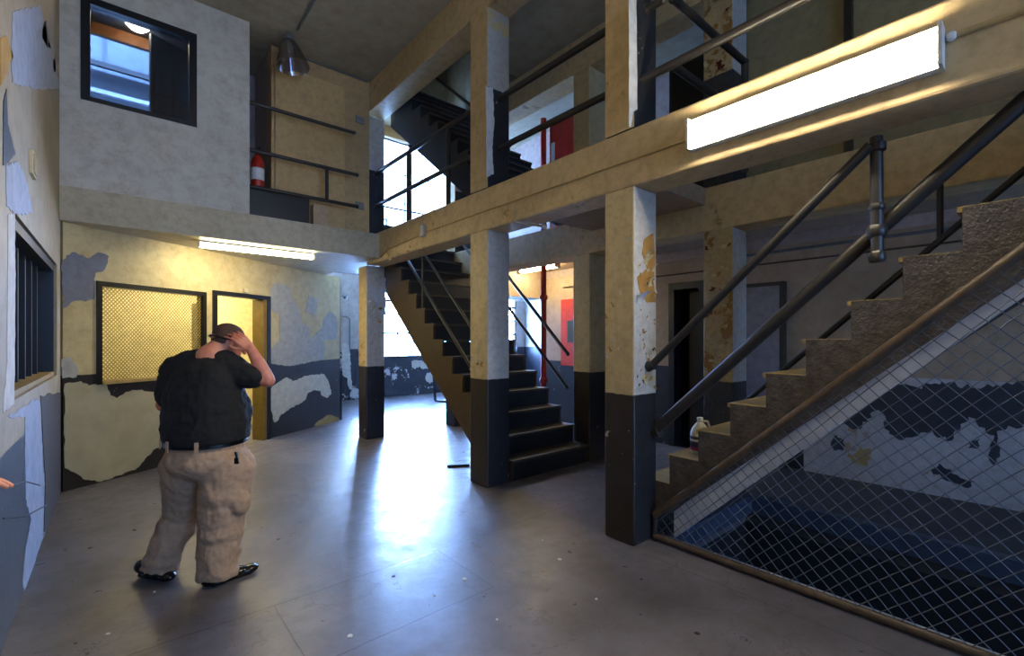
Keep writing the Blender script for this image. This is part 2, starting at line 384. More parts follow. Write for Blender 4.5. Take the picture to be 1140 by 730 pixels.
# angled wall with mesh window + doorway
A0 = Vector((-.43, 6.77, 0)); A1 = Vector((3.37, 9.22, 0)); AD = (A1-A0).normalized(); AN = Vector((AD.y, -AD.x, 0)); AL = (A1-A0).length
def As(px): return (hit(px, 400, A0, AN)-A0).dot(AD)
def Az(px, py): return hit(px, py, A0, AN).z
s1, s2 = As(107), As(229); s3, s4 = s2+.10, As(300)
mz0, mz1 = Az(160, 424), Az(160, 318)
dz1 = Az(300, 330)
b = B(); am = M['angle']
def ab(sa, sb, za, zb, mat, n0=0, n1=-.12, bd=None):
    bd = bd or b; c = A0+AD*((sa+sb)/2)+Vector((0, 0, (za+zb)/2))+AN*((n0+n1)/2)
    bd.obox(c, AD*((sb-sa)/2), AN*(abs(n1-n0)/2), Vector((0, 0, (zb-za)/2)), mat)
ab(0, s1, 0, 2.84, am); ab(s1, s2, 0, mz0, am); ab(s1, s2, mz1, 2.84, am); ab(s2, s3, 0, 2.84, am); ab(s3, s4, dz1, 2.84, am); ab(s4, AL, 0, 2.84, am)
b.box(A1.x-.06, A1.x+.06, A1.y+.05, 12.15, 0, 2.84, M['far'])
crm = plain('bare_cream_plaster', (176, 168, 136), .7, bump=.25, bs=12, var=.1)
gry = plain('blue_grey_undercoat', (116, 122, 140), .7, bump=.3)
lgr = plain('light_grey_undercoat', (172, 172, 168), .7, bump=.3)
patch(b, crop(0, 220, 3.042, [(214, 375), (207, 230), (225, 195), (255, 184), (280, 195), (295, 205), (330, 185), (368, 198), (352, 245), (322, 255), (318, 345), (290, 352), (250, 350)]), A0, AN, gry, seed=11)
patch(b, crop(0, 220, 3.042, [(207, 545), (240, 540), (262, 575), (258, 608), (210, 612)]), A0, AN, lgr, seed=12)
patch(b, [(72, 427), (90, 424), (99, 429), (117, 427), (123, 440), (130, 443), (140, 436), (155, 434), (175, 436), (222, 442), (226, 490), (200, 496), (178, 498), (170, 501), (160, 513), (150, 523), (132, 529), (120, 534), (108, 536), (95, 534), (85, 527), (72, 521)], A0, AN, crm, seed=13)
patch(b, crop(265, 220, 3.042, [(108, 310), (125, 285), (170, 300), (185, 340), (205, 375), (215, 420), (240, 440), (245, 480), (265, 460), (285, 440), (290, 410), (310, 385), (330, 400), (338, 440), (333, 478), (292, 482), (290, 548), (230, 560), (180, 570), (112, 562), (108, 520), (140, 480), (140, 400), (110, 380)]), A0, AN, lgr, seed=14)
patch(b, crop(265, 220, 3.042, [(240, 330), (268, 345), (270, 370), (255, 400), (230, 385)]), A0, AN, lgr, seed=15)
patch(b, [(302, 431), (312, 424), (318, 420), (327, 424), (338, 419), (349, 417), (361, 416), (366, 426), (369, 438), (364, 443), (358, 440), (357, 435), (350, 434), (343, 437), (340, 445), (326, 453), (313, 461), (309, 468), (305, 470), (303, 460), (299, 446), (301, 436)], A0, AN, plain('white_bare_plaster', (204, 200, 184), .7), seed=16)
patch(b, crop(260, 420, 7.125, [(670, 345), (700, 330), (740, 300), (760, 295), (835, 320), (838, 340), (760, 370), (690, 385), (640, 390), (650, 365)]), A0, AN, M['ytread'], seed=17, amp=.01)
b.done('wall_angled', **S)
# mesh window frame
b = B(); fw = .05
ab(s1, s1+fw, mz0, mz1, k, .02, -.1); ab(s2-fw, s2, mz0, mz1, k, .02, -.1); ab(s1+fw, s2-fw, mz1-fw*1.1, mz1, k, .02, -.1); ab(s1+fw, s2-fw, mz0, mz0+fw*.7, M['ytread'], .05, -.1)
w3 = b.done('window_3', **S)
b = B(); yw = plain('yellow_painted_expanded_metal', (150, 128, 52), .5)
pw_, ph_ = .040, .046; ww = s2-s1-2*fw; z0_, z1_ = mz0+fw*.7, mz1-fw*1.1
def wirez(bd, p, q, r, m):  # thin 4-sided strand
    d = (q-p).normalized(); u = AN*r; v_ = d.cross(AN).normalized()*r
    bd.add([p+u, p+v_, p-u, p-v_, q+u, q+v_, q-u, q-v_], [(0, 1, 5, 4), (1, 2, 6, 5), (2, 3, 7, 6), (3, 0, 4, 7)], m)
nx = int(ww/pw_); nz = int((z1_-z0_)/ph_)
for i in range(nx):
    for j in range(nz):
        c = A0+AD*(s1+fw+(i+.5)*ww/nx)+Vector((0, 0, z0_+(j+.5)*(z1_-z0_)/nz))-AN*.03; dx_ = AD*(ww/nx/2); dz_ = Vector((0, 0, (z1_-z0_)/nz/2))
        for sx in (-1, 1):
            for sz in (-1, 1): wirez(b, c+dx_*sx, c+dz_*sz, .0055, yw)
b.done('expanded_mesh', w3, label='yellow expanded metal mesh')
# doorway frame and the dark leaf folded back in it
b = B(); fy = plain('ochre_door_frame', (130, 104, 40), .5)
ab(s3, s3+.06, 0, dz1, k, .03, -.13); ab(s4-.14, s4-.07, 0, dz1-.06, fy, .02, -.2); ab(s4-.07, s4, 0, dz1, k, .03, -.13); ab(s3+.06, s4-.07, dz1-.06, dz1, k, .03, -.13)
d1 = b.done('door_1', **S)
b = B(); c0 = A0+AD*(s3+.08)-AN*.14; ld = (AD*.22-AN*.5).normalized()
b.bar(c0+Vector((0, 0, 1.1)), c0+ld*.75+Vector((0, 0, 1.1)), .04, 2.1, M['black']); b.done('door_leaf', d1, label='dark door leaf swung into the room')
# lit room behind
b = B(); rm = M['room']
b.box(-.45, 2.6, 9.8, 9.9, 0, 2.84, rm); b.box(2.55, 2.65, 8.95, 9.8, 0, 2.84, rm)
b.done('wall_lit_room', **S)
# far hall walls and roof
b = B(); fm_ = M['far']
wins = [(5.0, 5.52), (5.62, 7.10), (7.35, 8.83), (9.08, 10.56)]  # first opening added, hidden behind the last column, to daylight the floor
xs = [3.43, 5.0, 5.52, 5.62, 7.10, 7.35, 8.83, 9.08, 10.56, 11]
for i in range(0, 10, 2): b.box(xs[i], xs[i+1], 12.15, 12.35, 0, 3.5, fm_)
for a, c in wins: b.box(a, c, 12.15, 12.35, 0, 1.09, fm_); b.box(a, c, 12.15, 12.35, 3.38, 3.5, fm_)
FN = (0, -1, 0); FP = (0, 12.15, 0)
patch(b, crop(360, 400, 7.125, [(700, 20), (720, 5), (780, 8), (800, 30), (835, 45), (830, 70), (790, 80), (765, 55), (720, 75), (700, 55)]), FP, FN, wh, seed=21, amp=.02)
patch(b, crop(360, 400, 7.125, [(808, 130), (830, 105), (870, 105), (868, 180), (840, 190), (808, 160)]), FP, FN, wh, seed=22, amp=.02)
patch(b, crop(360, 270, 3.174, [(62, 360), (75, 350), (90, 365), (96, 420), (98, 480), (104, 520), (90, 515), (85, 480), (70, 470), (60, 430)]), FP, FN, wh, seed=23, amp=.02)
b.done('wall_far', **S)
b = B(); b.box(10.95, 11.05, 6.6, 12.3, 0, 3.5, fm_); b.box(6.4, 11, 6.5, 6.6, 0, 3.5, fm_); b.done('wall_far_right', **S)
b = B(); b.box(3.0, 11.05, 8.6, 12.35, 3.5, 3.68, M['ceil']); b.box(6.4, 11.05, 6.5, 8.6, 3.5, 3.68, M['ceil']); b.box(3.04, 6.4, 8.55, 8.62, 2.84, 3.5, M['ceil']); b.done('ceiling_far_hall', **S)
for wi, (a, c) in enumerate(wins):
    b = B(); fr = M['black']
    b.box(a, a+.05, 12.17, 12.25, 1.09, 3.38, fr); b.box(c-.05, c, 12.17, 12.25, 1.09, 3.38, fr); b.box(a+.05, c-.05, 12.17, 12.25, 1.09, 1.14, fr); b.box(a+.05, c-.05, 12.17, 12.25, 3.33, 3.38, fr)
    for z in (1.78, 2.70): b.box(a+.05, c-.05, 12.175, 12.245, z-.03, z+.03, fr)
    wn = b.done('window_%d' % (4+wi), **S)
    b = B()
    for z in (2.24, 3.02): b.box(a+.05, c-.05, 12.19, 12.22, z-.012, z+.012, fr)
    for i in (1, 2): x = a+(c-a)*i/3; b.box(x-.014, x+.014, 12.19, 12.22, 1.14, 3.33, fr)
    b.done('muntin', wn)
    b = B(); b.box(a+.05, c-.05, 12.225, 12.23, 1.14, 3.33, M['glass']); b.done('pane', wn)
# right wall, lower and upper
b = B(); bk = M['back']
b.box(WX, WX+.2, -6, 2.0, 0, 1.2, M['backlow']); b.box(WX, WX+.2, -6, 2.0, 1.2, SB, bk)
b.box(WX, WX+.2, 2.0, 3.30, 0, SB, bk); b.box(WX, WX+.2, 3.30, 3.76, 2.42, SB, bk); b.box(WX, WX+.2, 3.76, 6.6, 0, SB, bk)
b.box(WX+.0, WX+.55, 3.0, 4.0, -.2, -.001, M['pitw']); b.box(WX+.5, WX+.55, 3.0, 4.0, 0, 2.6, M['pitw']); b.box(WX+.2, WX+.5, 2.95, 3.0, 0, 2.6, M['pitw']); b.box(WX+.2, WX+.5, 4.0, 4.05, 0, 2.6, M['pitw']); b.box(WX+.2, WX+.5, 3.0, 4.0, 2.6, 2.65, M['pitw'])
b.box(WX, WX+.2, -6, 8.6, SB, CZ, M['pink'])
RP = (WX, 0, 0); RN = (-1, 0, 0)
patch(b, [(937, 464), (940, 452), (949, 449), (960, 431), (1000, 428), (1021, 431), (1049, 424), (1081, 431), (1110, 428), (1150, 426), (1160, 474), (1140, 472), (1120, 478), (1102, 484), (1090, 475), (1078, 464), (1070, 476), (1054, 491), (1038, 480), (1015, 487), (1005, 490), (990, 483), (983, 460), (972, 458), (966, 470), (950, 478)], RP, RN, pdk, seed=31, amp=.03)
patch(b, crop(800, 440, 2.518, [(315, 140), (330, 110), (352, 125), (350, 155), (325, 155)]), RP, RN, pdk, seed=32, amp=.02)
patch(b, crop(800, 440, 2.518, [(700, 130), (735, 120), (725, 150), (700, 148)]), RP, RN, pdk, seed=33, amp=.02)
patch(b, crop(800, 440, 2.518, [(760, 140), (780, 100), (788, 160), (770, 195), (755, 170)]), RP, RN, pdk, seed=34, amp=.02)
patch(b, crop(800, 440, 2.518, [(595, 210), (620, 190), (690, 235), (720, 240), (700, 260), (640, 240)]), RP, RN, pdk, seed=35, amp=.02)
patch(b, crop(800, 440, 2.518, [(360, 170), (400, 140), (430, 160), (415, 200), (375, 190)]), RP, RN, M['ytread'], seed=36, amp=.03)
b.done('wall_right', **S)
# doorways in the right wall
b = B()
b.box(WX-.03, WX+.18, 3.24, 3.33, 0, 2.45, M['black']); b.box(WX-.03, WX+.18, 3.72, 3.81, 0, 2.45, M['black']); b.box(WX-.03, WX+.18, 3.33, 3.72, 2.35, 2.45, M['black'])
b.box(WX+.1, WX+.15, 3.36, 3.54, .03, 2.30, M['wood'])
b.done('door_2', **S)
b = B(); b.box(WX-.09, WX-.045, 2.24, 2.68, .02, 2.28, M['steel']); b.box(WX-.10, WX-.002, 2.19, 2.24, 0, 2.33, M['pipe']); b.box(WX-.10, WX-.002, 2.68, 2.73, 0, 2.33, M['pipe']); b.box(WX-.10, WX-.002, 2.24, 2.68, 2.28, 2.33, M['pipe'])
d3 = b.done('door_3', **S)
b = B(); b.box(WX-.12, WX-.09, 2.30, 2.33, 1.0, 1.12, M['steel']); b.done('handle', d3)
# end wall behind the camera with its tall window
b = B(); e = M['upwall']
b.box(LX, -.2, -6.2, -6, 0, CZ, e); b.box(2.8, WX+.2, -6.2, -6, 0, CZ, e); b.box(-.2, 2.8, -6.2, -6, 0, 1.0, e); b.box(-.2, 2.8, -6.2, -6, 5.0, CZ, e)
b.done('wall_near_end', **S)
b = B()
for x in (-.2, .8, 1.8, 2.76): b.box(x, x+.04, -6.12, -6.06, 1, 5, k)
for z in (1, 2, 3, 4, 4.96): b.box(-.16, 2.76, -6.12, -6.06, z, z+.04, k)
w7 = b.done('window_8', **S)
b = B(); b.box(-.2, 2.8, -6.10, -6.09, 1, 5, M['dimglass']); b.done('pane', w7)
# ceilings
b = B(); cm = M['ceil']
b.box(LX-.3, BX2, -6.2, YS+T, CZ, CZ+.15, cm); b.box(1.19, BX2, YS+T, 8.6, CZ, CZ+.15, cm)
b.box(BX2, RX, -6.2, 5.4, CZ, CZ+.15, cm); b.box(BX2, RX, 7.4, 8.6, CZ, CZ+.15, cm); b.box(RX, WX+.2, -6.2, 8.6, CZ, CZ+.15, cm)
b.box(BX2, RX, 5.3, 7.5, 6.7, 6.8, cm); b.box(BX2-.05, BX2, 5.3, 7.5, CZ+.15, 6.7, cm); b.box(RX, RX+.05, 5.3, 7.5, CZ+.15, 6.7, cm); b.box(BX2, RX, 5.3, 5.4, CZ+.15, 6.7, cm); b.box(BX2, RX, 7.4, 7.5, CZ+.15, 6.7, cm)
b.done('ceiling', **S)
b = B(); b.box(BX, BX2, -6, 7.145, 5.2, CZ, M['beam']); b.done('beam', bevel=.01, label='cream ceiling beam over the front columns', **S)
b = B(); b.box(RX, RX2, -6, 8.2, 5.2, CZ, M['beam']); b.done('beam', bevel=.01, label='cream ceiling beam over the rear columns', **S)
# gallery beams + slab
b = B(); b.box(BX, BX2, -6, 7.145, SB, F2+.04, M['beam'])
bd_ = b.done('beam', bevel=.02, label='long cream beam with peeling lower edge carrying the strip light', **S)
b = B(); b.box(RX, RX2, -6, 7.16, SB-.05, F2, M['beam']); b.done('beam', bevel=.015, label='rear cream beam behind the staircases', **S)
b = B(); b.box(BX2, RX, 2.4, 3.93, 3.02, F2, M['back']); b.box(RX2, WX, -6, 8.6, 2.92, F2, M['back']); b.box(RX2, WX, 6.5, 7.16, 2.4, 2.92, M['back'])
b.done('ceiling_gallery', **S)
# recess at the upper left
ub = M['upback']
b = B(); b.box(1.62, 3.02, 7.0, 7.12, F2, CZ, ub); b.box(1.29, 1.62, 8.0, 8.1, F2, CZ, M['pink']); b.box(1.62, 1.72, 7.12, 8.1, F2, CZ, M['pink'])
b.box(1.66, 2.62, 6.965, 6.999, F2+.02, 5.4, paint('yellow_panel_paint', (220, 184, 124), (190, 130, 60), peel=.72, seed=53, sc=2.5)) 
b.done('wall_recess', **S)
# upper window wall
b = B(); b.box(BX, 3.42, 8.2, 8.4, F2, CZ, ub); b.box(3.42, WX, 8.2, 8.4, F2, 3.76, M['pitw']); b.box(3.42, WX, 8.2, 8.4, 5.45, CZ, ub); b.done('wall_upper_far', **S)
b = B()
for x in (3.42, 4.4, 5.4, 6.35): b.box(x, x+.05, 8.27, 8.33, 3.76, 5.45, k)
for z in (3.76, 4.12, 5.41): b.box(3.47, 6.35, 8.28, 8.32, z, z+.03, k)
w8 = b.done('window_9', **S)
b = B(); b.box(3.47, 6.35, 8.298, 8.303, 3.79, 5.41, M['glass']); b.done('pane', w8)

# ------------------------------------------------------------------ columns
def column(y, rear, w, mats, label, z1=CZ-.45):
    x0, x1 = (RX, RX2) if rear else (BX, BX2)
    bo = SB-.05 if rear else SB; top = F2 if rear else F2+.04
    f, s_ = mats
    c = B(); c.box(x0, x1, y, y+w, 0, bo, s_, {'-x': f}); c.box(x0, x1, y, y+w, top, 5.2, s_, {'-x': M['beam'] if not rear else f})
    return c, label
def fin(c, name='column'): return c[0].done(name, bevel=.014, label=c[1], **S)
c1 = column(2.108, 0, .285, (M['colf'], M['cols']), 'nearest square column, black below and cream above, with curling paint'); col1 = fin(c1)
c2 = column(3.966, 0, .325, (M['colf'], M['cols']), 'square column at the foot of the middle staircase, white right side'); col2 = fin(c2)
c3 = column(7.145, 0, .32, (M['colf'], M['cols']), 'farthest front column at the corner of the slab, black below'); col3 = fin(c3)
c4 = column(3.966, 1, .29, (M['colf'], M['colf']), 'rear column right of the middle staircase'); fin(c4)
c5 = column(2.108, 1, .31, (M['colp'], M['cols']), 'rear column covered in flaking ochre and red paint beside the right staircase'); fin(c5)
c6 = column(7.145, 1, .32, (M['colf'], M['cols']), 'rear column at the head of the middle staircase'); fin(c6)
# curled flakes of paint
def curl(bd, base, out, up, w, h, m1, bend=1.2, seg=7):
    out = Vector(out); up = Vector(up); side = out.cross(up).normalized(); vs = []; fs = []
    for i in range(seg+1):
        t = i/seg; a = t*bend; o_ = out*(1-math.cos(a))*h/max(bend, .1)+out*.004; uu = up*math.sin(a)*h/max(bend, .1)
        ww = w*(1-.55*t)*(1+.25*math.sin(7*t+w*50))
        for s_ in (-.5, .5): vs.append(Vector(base)+o_+uu+side*(s_*ww+.1*w*math.sin(5*t)))
    n = len(vs)
    vs += [v+out*.0025 for v in vs]
    for i in range(seg): fs += [(2*i, 2*i+1, 2*i+3, 2*i+2), (n+2*i, n+2*i+2, n+2*i+3, n+2*i+1), (2*i, 2*i+2, n+2*i+2, n+2*i), (2*i+1, n+2*i+1, n+2*i+3, 2*i+3)]
    fs += [(0, n, n+1, 1), (2*seg, 2*seg+1, n+2*seg+1, n+2*seg)]
    bd.add(vs, fs, m1)
flk = plain('curled_cream_paint', (222, 204, 150), .6); flw = plain('curled_white_paint', (214, 214, 208), .6); och = plain('bare_ochre_undercoat', (176, 130, 60), .7, bump=.4); flr = plain('red_undercoat', (116, 40, 24), .6)
b = B(); YP = (0, 2.108, 0); YN = (0, -1, 0)
patch(b, crop(510, 220, 3.042, [(630, 140), (660, 120), (668, 200), (660, 280), (668, 355), (640, 355), (612, 310), (605, 270), (640, 240), (622, 190)]), YP, YN, och, seed=41, amp=.006)
for (x, y, w_, h_, ux) in ((632, 225, .07, .10, .3), (650, 300, .06, .12, -.3), (612, 360, .09, .14, .2), (660, 250, .05, .08, -.2), (640, 200, .06, .07, 0)):
    p = hit(510+x/3.042, 220+y/3.042, YP, YN); curl(b, p, (0, -1, 0), (ux, 0, .95), w_, h_, flk if w_ < .08 else flw, 1.3)
b.done('peeling_paint', col1, label='curling flakes of cream and white paint')
b = B(); rnd = random.Random(9)
for i in range(60):
    hh_ = rnd.uniform(1.2, 2.2); p = (rnd.uniform(3.06, 3.325), 2.108, hh_)
    curl(b, p, (0, -1, 0), (rnd.uniform(-.6, .6), 0, rnd.choice((1, -1))), rnd.uniform(.008, .026), rnd.uniform(.008, .030), rnd.choice((och, och, flw, M['wood'])), .9, 4)
for i in range(9):
    p = (BX, rnd.uniform(2.14, 2.38), rnd.uniform(1.4, 2.4)); curl(b, p, (-1, 0, 0), (0, rnd.uniform(-.6, .6), 1), rnd.uniform(.012, .03), rnd.uniform(.01, .05), rnd.choice((och, flw)), .9, 4)
b.done('peeling_paint', col1, label='small ochre and white paint chips')
b = B(); rnd = random.Random(5)
for i in range(26):
    y = rnd.uniform(2.14, 2.38); z = rnd.uniform(1.25, 2.6); p = (RX, y, z)
    curl(b, p, (-1, 0, 0), (0, rnd.uniform(-.5, .5), rnd.choice((1, -1))*.9), rnd.uniform(.03, .07), rnd.uniform(.03, .08), rnd.choice((flk, flk, och, flr)), 1.2)
for i in range(14):
    p = (RX, rnd.uniform(2.14, 2.38), rnd.uniform(4.35, 5.1))
    curl(b, p, (-1, 0, 0), (0, rnd.uniform(-.5, .5), rnd.choice((1, -1))*.9), rnd.uniform(.04, .08), rnd.uniform(.04, .09), rnd.choice((flk, och, flr)), 1.2)
c5o = [o for o in COL.objects if o.get('label', '').startswith('rear column covered')][0]
b.done('peeling_paint', c5o, label='flakes of ochre and red paint')
def flakes(par, n, xf, yr, zr, seed, axis='x', mats=None):
    b = B(); rnd = random.Random(seed)
    for i in range(n):
        if axis == 'x': p = (xf, rnd.uniform(*yr), rnd.uniform(*zr)); out = (-1, 0, 0); up = (0, rnd.uniform(-.5, .5), rnd.choice((1, -1)))
        else: p = (rnd.uniform(*yr), xf, rnd.uniform(*zr)); out = (0, -1, 0); up = (rnd.uniform(-.5, .5), 0, rnd.choice((1, -1)))
        curl(b, p, out, up, rnd.uniform(.03, .07), rnd.uniform(.02, .06), rnd.choice(mats or (flk, och, flw)), 1.1)
    b.done('peeling_paint', par)
b = B()
patch(b, crop(510, 0, 3.042, [(577, 0), (603, 0), (606, 370), (592, 380), (584, 430), (578, 430)]), YP, YN, flw, seed=61, amp=.004)
b.done('peeling_paint', col1, label='white strip of peeled paint on the upper corner')
b = B(); Y2 = (0, 3.966, 0)
patch(b, crop(510, 0, 3.042, [(94, 290), (118, 300), (122, 420), (115, 500), (120, 590), (96, 600)]), Y2, YN, flw, seed=62, amp=.006)
b.done('peeling_paint', col2, label='white strip of peeled paint on the upper corner')
b = B(); Y3 = (0, 7.145, 0)
patch(b, crop(265, 220, 3.042, [(443, 290), (470, 305), (500, 270), (502, 400), (482, 395), (470, 355), (446, 335)]), Y3, YN, plain('bluish_white_undercoat', (196, 204, 214), .7), seed=63, amp=.012)
b.done('peeling_paint', col3, label='bluish white bare patch')
flakes(col3, 12, BX, (7.17, 7.44), (1.2, 1.65), 3); flakes(col3, 8, 7.145, (3.06, 3.3), (1.9, 2.6), 4, 'y')
flakes(col2, 8, BX, (3.98, 4.27), (1.18, 1.4), 6); flakes(bd_, 16, BX, (5.2, 6.6), (SB-.0, SB+.06), 8, mats=(flk, och))

# ------------------------------------------------------------------ staircases
def stair(label, x0, x1, y0, sgn, z0, n, rise, run, drop, mats, rails, cat='staircase', flange=None, teeth_bottom=True):
    st = thing('staircase', label, cat, ((x0+x1)/2, y0, z0))
    ms, mr, mt, medge = mats
    Y = lambda i: y0+sgn*run*i
    def side(x, t):
        p = []
        yl = y0
        for i in range(n):
            p.append((x, Y(i), z0+rise*i)); p.append((x, Y(i), z0+rise*(i+1)))
        p.append((x, Y(n), z0+rise*n))
        p.append((x, Y(n), z0+rise*n-drop))
        # lower edge back down to the floor
        yy = y0+sgn*((drop-rise)/rise*run if drop > rise else 0)
        p.append((x, yy+sgn*.0, z0)) if drop > rise else p.append((x, y0, z0))
        b = B(); b.prism(p, (t, 0, 0), ms); b.done('stringer', st)
    side(x0, .03); side(x1-.03, .03)
    for i in range(n):
        b = B(); b.box(x0+.032, x1-.032, min(Y(i), Y(i)+sgn*.02), max(Y(i), Y(i)+sgn*.02), z0+rise*i, z0+rise*(i+1)-.026, mr); b.done('riser', st)
        b = B(); ya, yb = Y(i)-sgn*.02, Y(i+1)+sgn*.0
        b.box(x0+.001, x1-.001, min(ya, yb), max(ya, yb), z0+rise*(i+1)-.025, z0+rise*(i+1)+.004, mt, {'-y' if sgn > 0 else '+y': medge}); b.done('tread', st)
    ns = rise/run
    def onr(x, y, off): return Vector((x, y, z0+rise+(y-y0)*sgn*ns+off))
    for (x, ya, yb, off, r) in rails:
        b = B(); p = onr(x, ya, off); q = onr(x, yb, off); b.tube([p, q], r, M['pipe'], 12)
        for t_ in (p, q): b.sph(t_, r*1.15, r*1.15, r*1.15, M['pipe'], n=6)
        b.done('handrail', st, smooth=True)
    return st, onr
rz = F2/14
stA, onA = stair('middle dark staircase climbing from behind the second column to the gallery', 3.39, 4.70, 3.985, 1, 0, 14, rz, .243, .66, (M['brownstr'], M['riser'], M['tread'], M['tread']),
      [(3.46, 4.4, 6.6, .70, .018), (3.46, 4.4, 6.75, .18, .022), (4.64, 4.28, 6.9, .90, .024), (4.64, 4.3, 6.9, .43, .022)])
for (x, y, a, c) in ((3.46, 6.1, -.2, .70), (4.64, 5.6, -.2, .9)):
    b = B(); b.tube([onA(x, y, a), onA(x, y, c)], .018, M['pipe'], 10); b.done('post', stA, smooth=True)
stB, onB = stair('upper dark staircase rising from the gallery to the floor above', 3.39, 4.70, 4.1, 1, F2, 12, .205, .243, .60, (M['riser'], M['riser'], M['riser'], M['tread']),
      [(3.46, 4.4, 6.2, .55, .02)])
stC, onC = stair('right staircase with lumpy dark stringer climbing towards the viewer above the stairwell', 3.33, 4.70, 2.46, -1, 0, 14, rz, .2385, .44, (M['bump'], M['riser'], M['ytread'], M['ytread']), [])
b = B()
def cpipe(name, pts, r, par=stC, m=None, fl=()):
    b = B(); b.tube(pts, r, m or M['pipe'], 14)
    for p in pts[1:-1]: b.sph(p, r, r, r, m or M['pipe'], n=7)
    for c, ax, rr in fl: b.lathe(c, [(rr, 0), (rr, .012), (r*1.3, .03), (r*1.3, .06)], M['pipe'], 14, ax)
    return b.done(name, par, smooth=True)
p0 = Vector((3.22, 2.075, 1.40)); p1 = Vector((3.25, .68, 2.70))
cpipe('handrail', [Vector((3.22, 2.108, 1.385)), Vector((3.22, 2.07, 1.40)), p1], .029, fl=((Vector((3.22, 2.108, 1.385)), (0, -1, .3), .045),))
q0 = Vector((3.30, 2.108, .86)); q1 = Vector((3.33, .672, 2.22)); q2 = Vector((3.33, -.02, 2.86))
cpipe('handrail', [q0, q0.lerp(q1, .03), q1, q2], .042, fl=((q0, (0, -1, .3), .045),))
b = B(); b.tube([p1+Vector((.03, -.02, .05)), Vector((3.28, .655, 2.05))], .031, M['pipe'], 14)
b.sph((3.29, .66, 2.215), .052, .052, .058, M['pipe'], n=8); b.lathe((3.28, .655, 2.04), [(.036, 0), (.042, .015), (.042, .045), (.033, .06)], M['pipe']); b.lathe((3.28, .656, 2.33), [(.032, 0), (.040, .01), (.040, .03), (.032, .04)], M['pipe']); b.lathe((3.28, .657, 2.66), [(.032, 0), (.044, .01), (.044, .05), (.032, .06)], M['pipe'])
b.done('post', stC, smooth=True, label='vertical post with pipe fittings')
cpipe('handrail', [onC(4.6, 2.0, .27), onC(4.6, -.5, .27)], .024)
b = B(); b.tube([onC(4.6, .55, .24), onC(4.6, .55, .7)], .020, M['pipe'], 12); b.done('post', stC, smooth=True)
# pale lower flange of the right stair
b = B(); ns = rz/.2385
def onF(y, off, x=3.34): return Vector((x, y, rz+(2.46-y)*ns+off))
b.prism([onF(1.95, -.68), onF(1.95, -.47), onF(-1, -.47), onF(-1, -.68)], (.05, 0, 0), M['pale'])
b.done('flange', stC, label='pale painted lower flange')
# ------------------------------------------------------------------ chain-link fence
fn = thing('chain_link_fence', 'chain link fence filling the triangle below the right staircase, pipe framed', 'fence', (3.27, 1.0, 0.0))
FXp = 3.27
t0 = Vector((FXp, 2.075, .20)); t1 = Vector((FXp, -1.0, 3.06-.0)); t1 = Vector((FXp, -.72, 2.78))
def topz(y): return t0.z+(t1.z-t0.z)*(t0.y-y)/(t0.y-t1.y)
b = B(); b.tube([t0, t1], .028, M['rpipe'], 14)
for y in (1.70, 1.0, .3): 
    d = (t1-t0).normalized(); c = Vector((FXp, y, topz(y))); b.lathe(c-d*.02, [(.028, 0), (.031, .01), (.031, .03), (.028, .04)], M['rpipe'], 14, d)
b.done('top_rail', fn, smooth=True, label='rusty sloping pipe rail')
b = B(); b.tube([(FXp, 2.075, .035), (FXp, -.72, .035)], .026, M['rpipe'], 12); b.done('bottom_rail', fn, smooth=True, label='rusty pipe rail along the floor')
b = B(); b.tube([(FXp, 2.075, .0), t0], .022, M['pipe'], 12); b.done('post', fn, smooth=True)
b = B(); pit = .094; hp = pit/2; zmax = 2.75
# woven zigzag strands
def strand(bd, a, c, r):
    d = (c-a).normalized(); u = Vector((1, 0, 0)); v_ = d.cross(u).normalized()
    bd.add([a+u*r, a+v_*r, a-u*r, a-v_*r, c+u*r, c+v_*r, c-u*r, c-v_*r], [(0, 1, 5, 4), (1, 2, 6, 5), (2, 3, 7, 6), (3, 0, 4, 7)], M['wire'])
ny = int((2.07+.72)/pit)
for i in range(ny+1):
    y = 2.06-i*pit; j = 0
    while True:
        z = .05+j*hp*1.0
        if z > topz(y)+hp or z > 2.76: break
        sd = 1 if j % 2 == 0 else -1
        def jit(yy, zz): return Vector((FXp+.004*math.sin(9*yy+5*zz), yy+.006*math.sin(7*zz+3*yy), zz+.005*math.sin(11*yy)))
        a = jit(y-(hp if sd < 0 else 0), z); c = jit(y-(hp if sd > 0 else 0), z+hp)
        a2 = jit(y-(hp if sd < 0 else 0)*-1, z) if sd < 0 else None
        if c.z < topz(c.y)+.01: strand(b, a, c, .0027)
        aa = jit(y+(hp if sd < 0 else 0), z); cc = jit(y+(hp if sd > 0 else 0), z+hp)
        if cc.z < topz(cc.y)+.01 and max(aa.y, cc.y) < 2.075: strand(b, aa, cc, .0027)
        j += 1
b.done('wire_mesh', fn, label='galvanised diamond wire mesh')

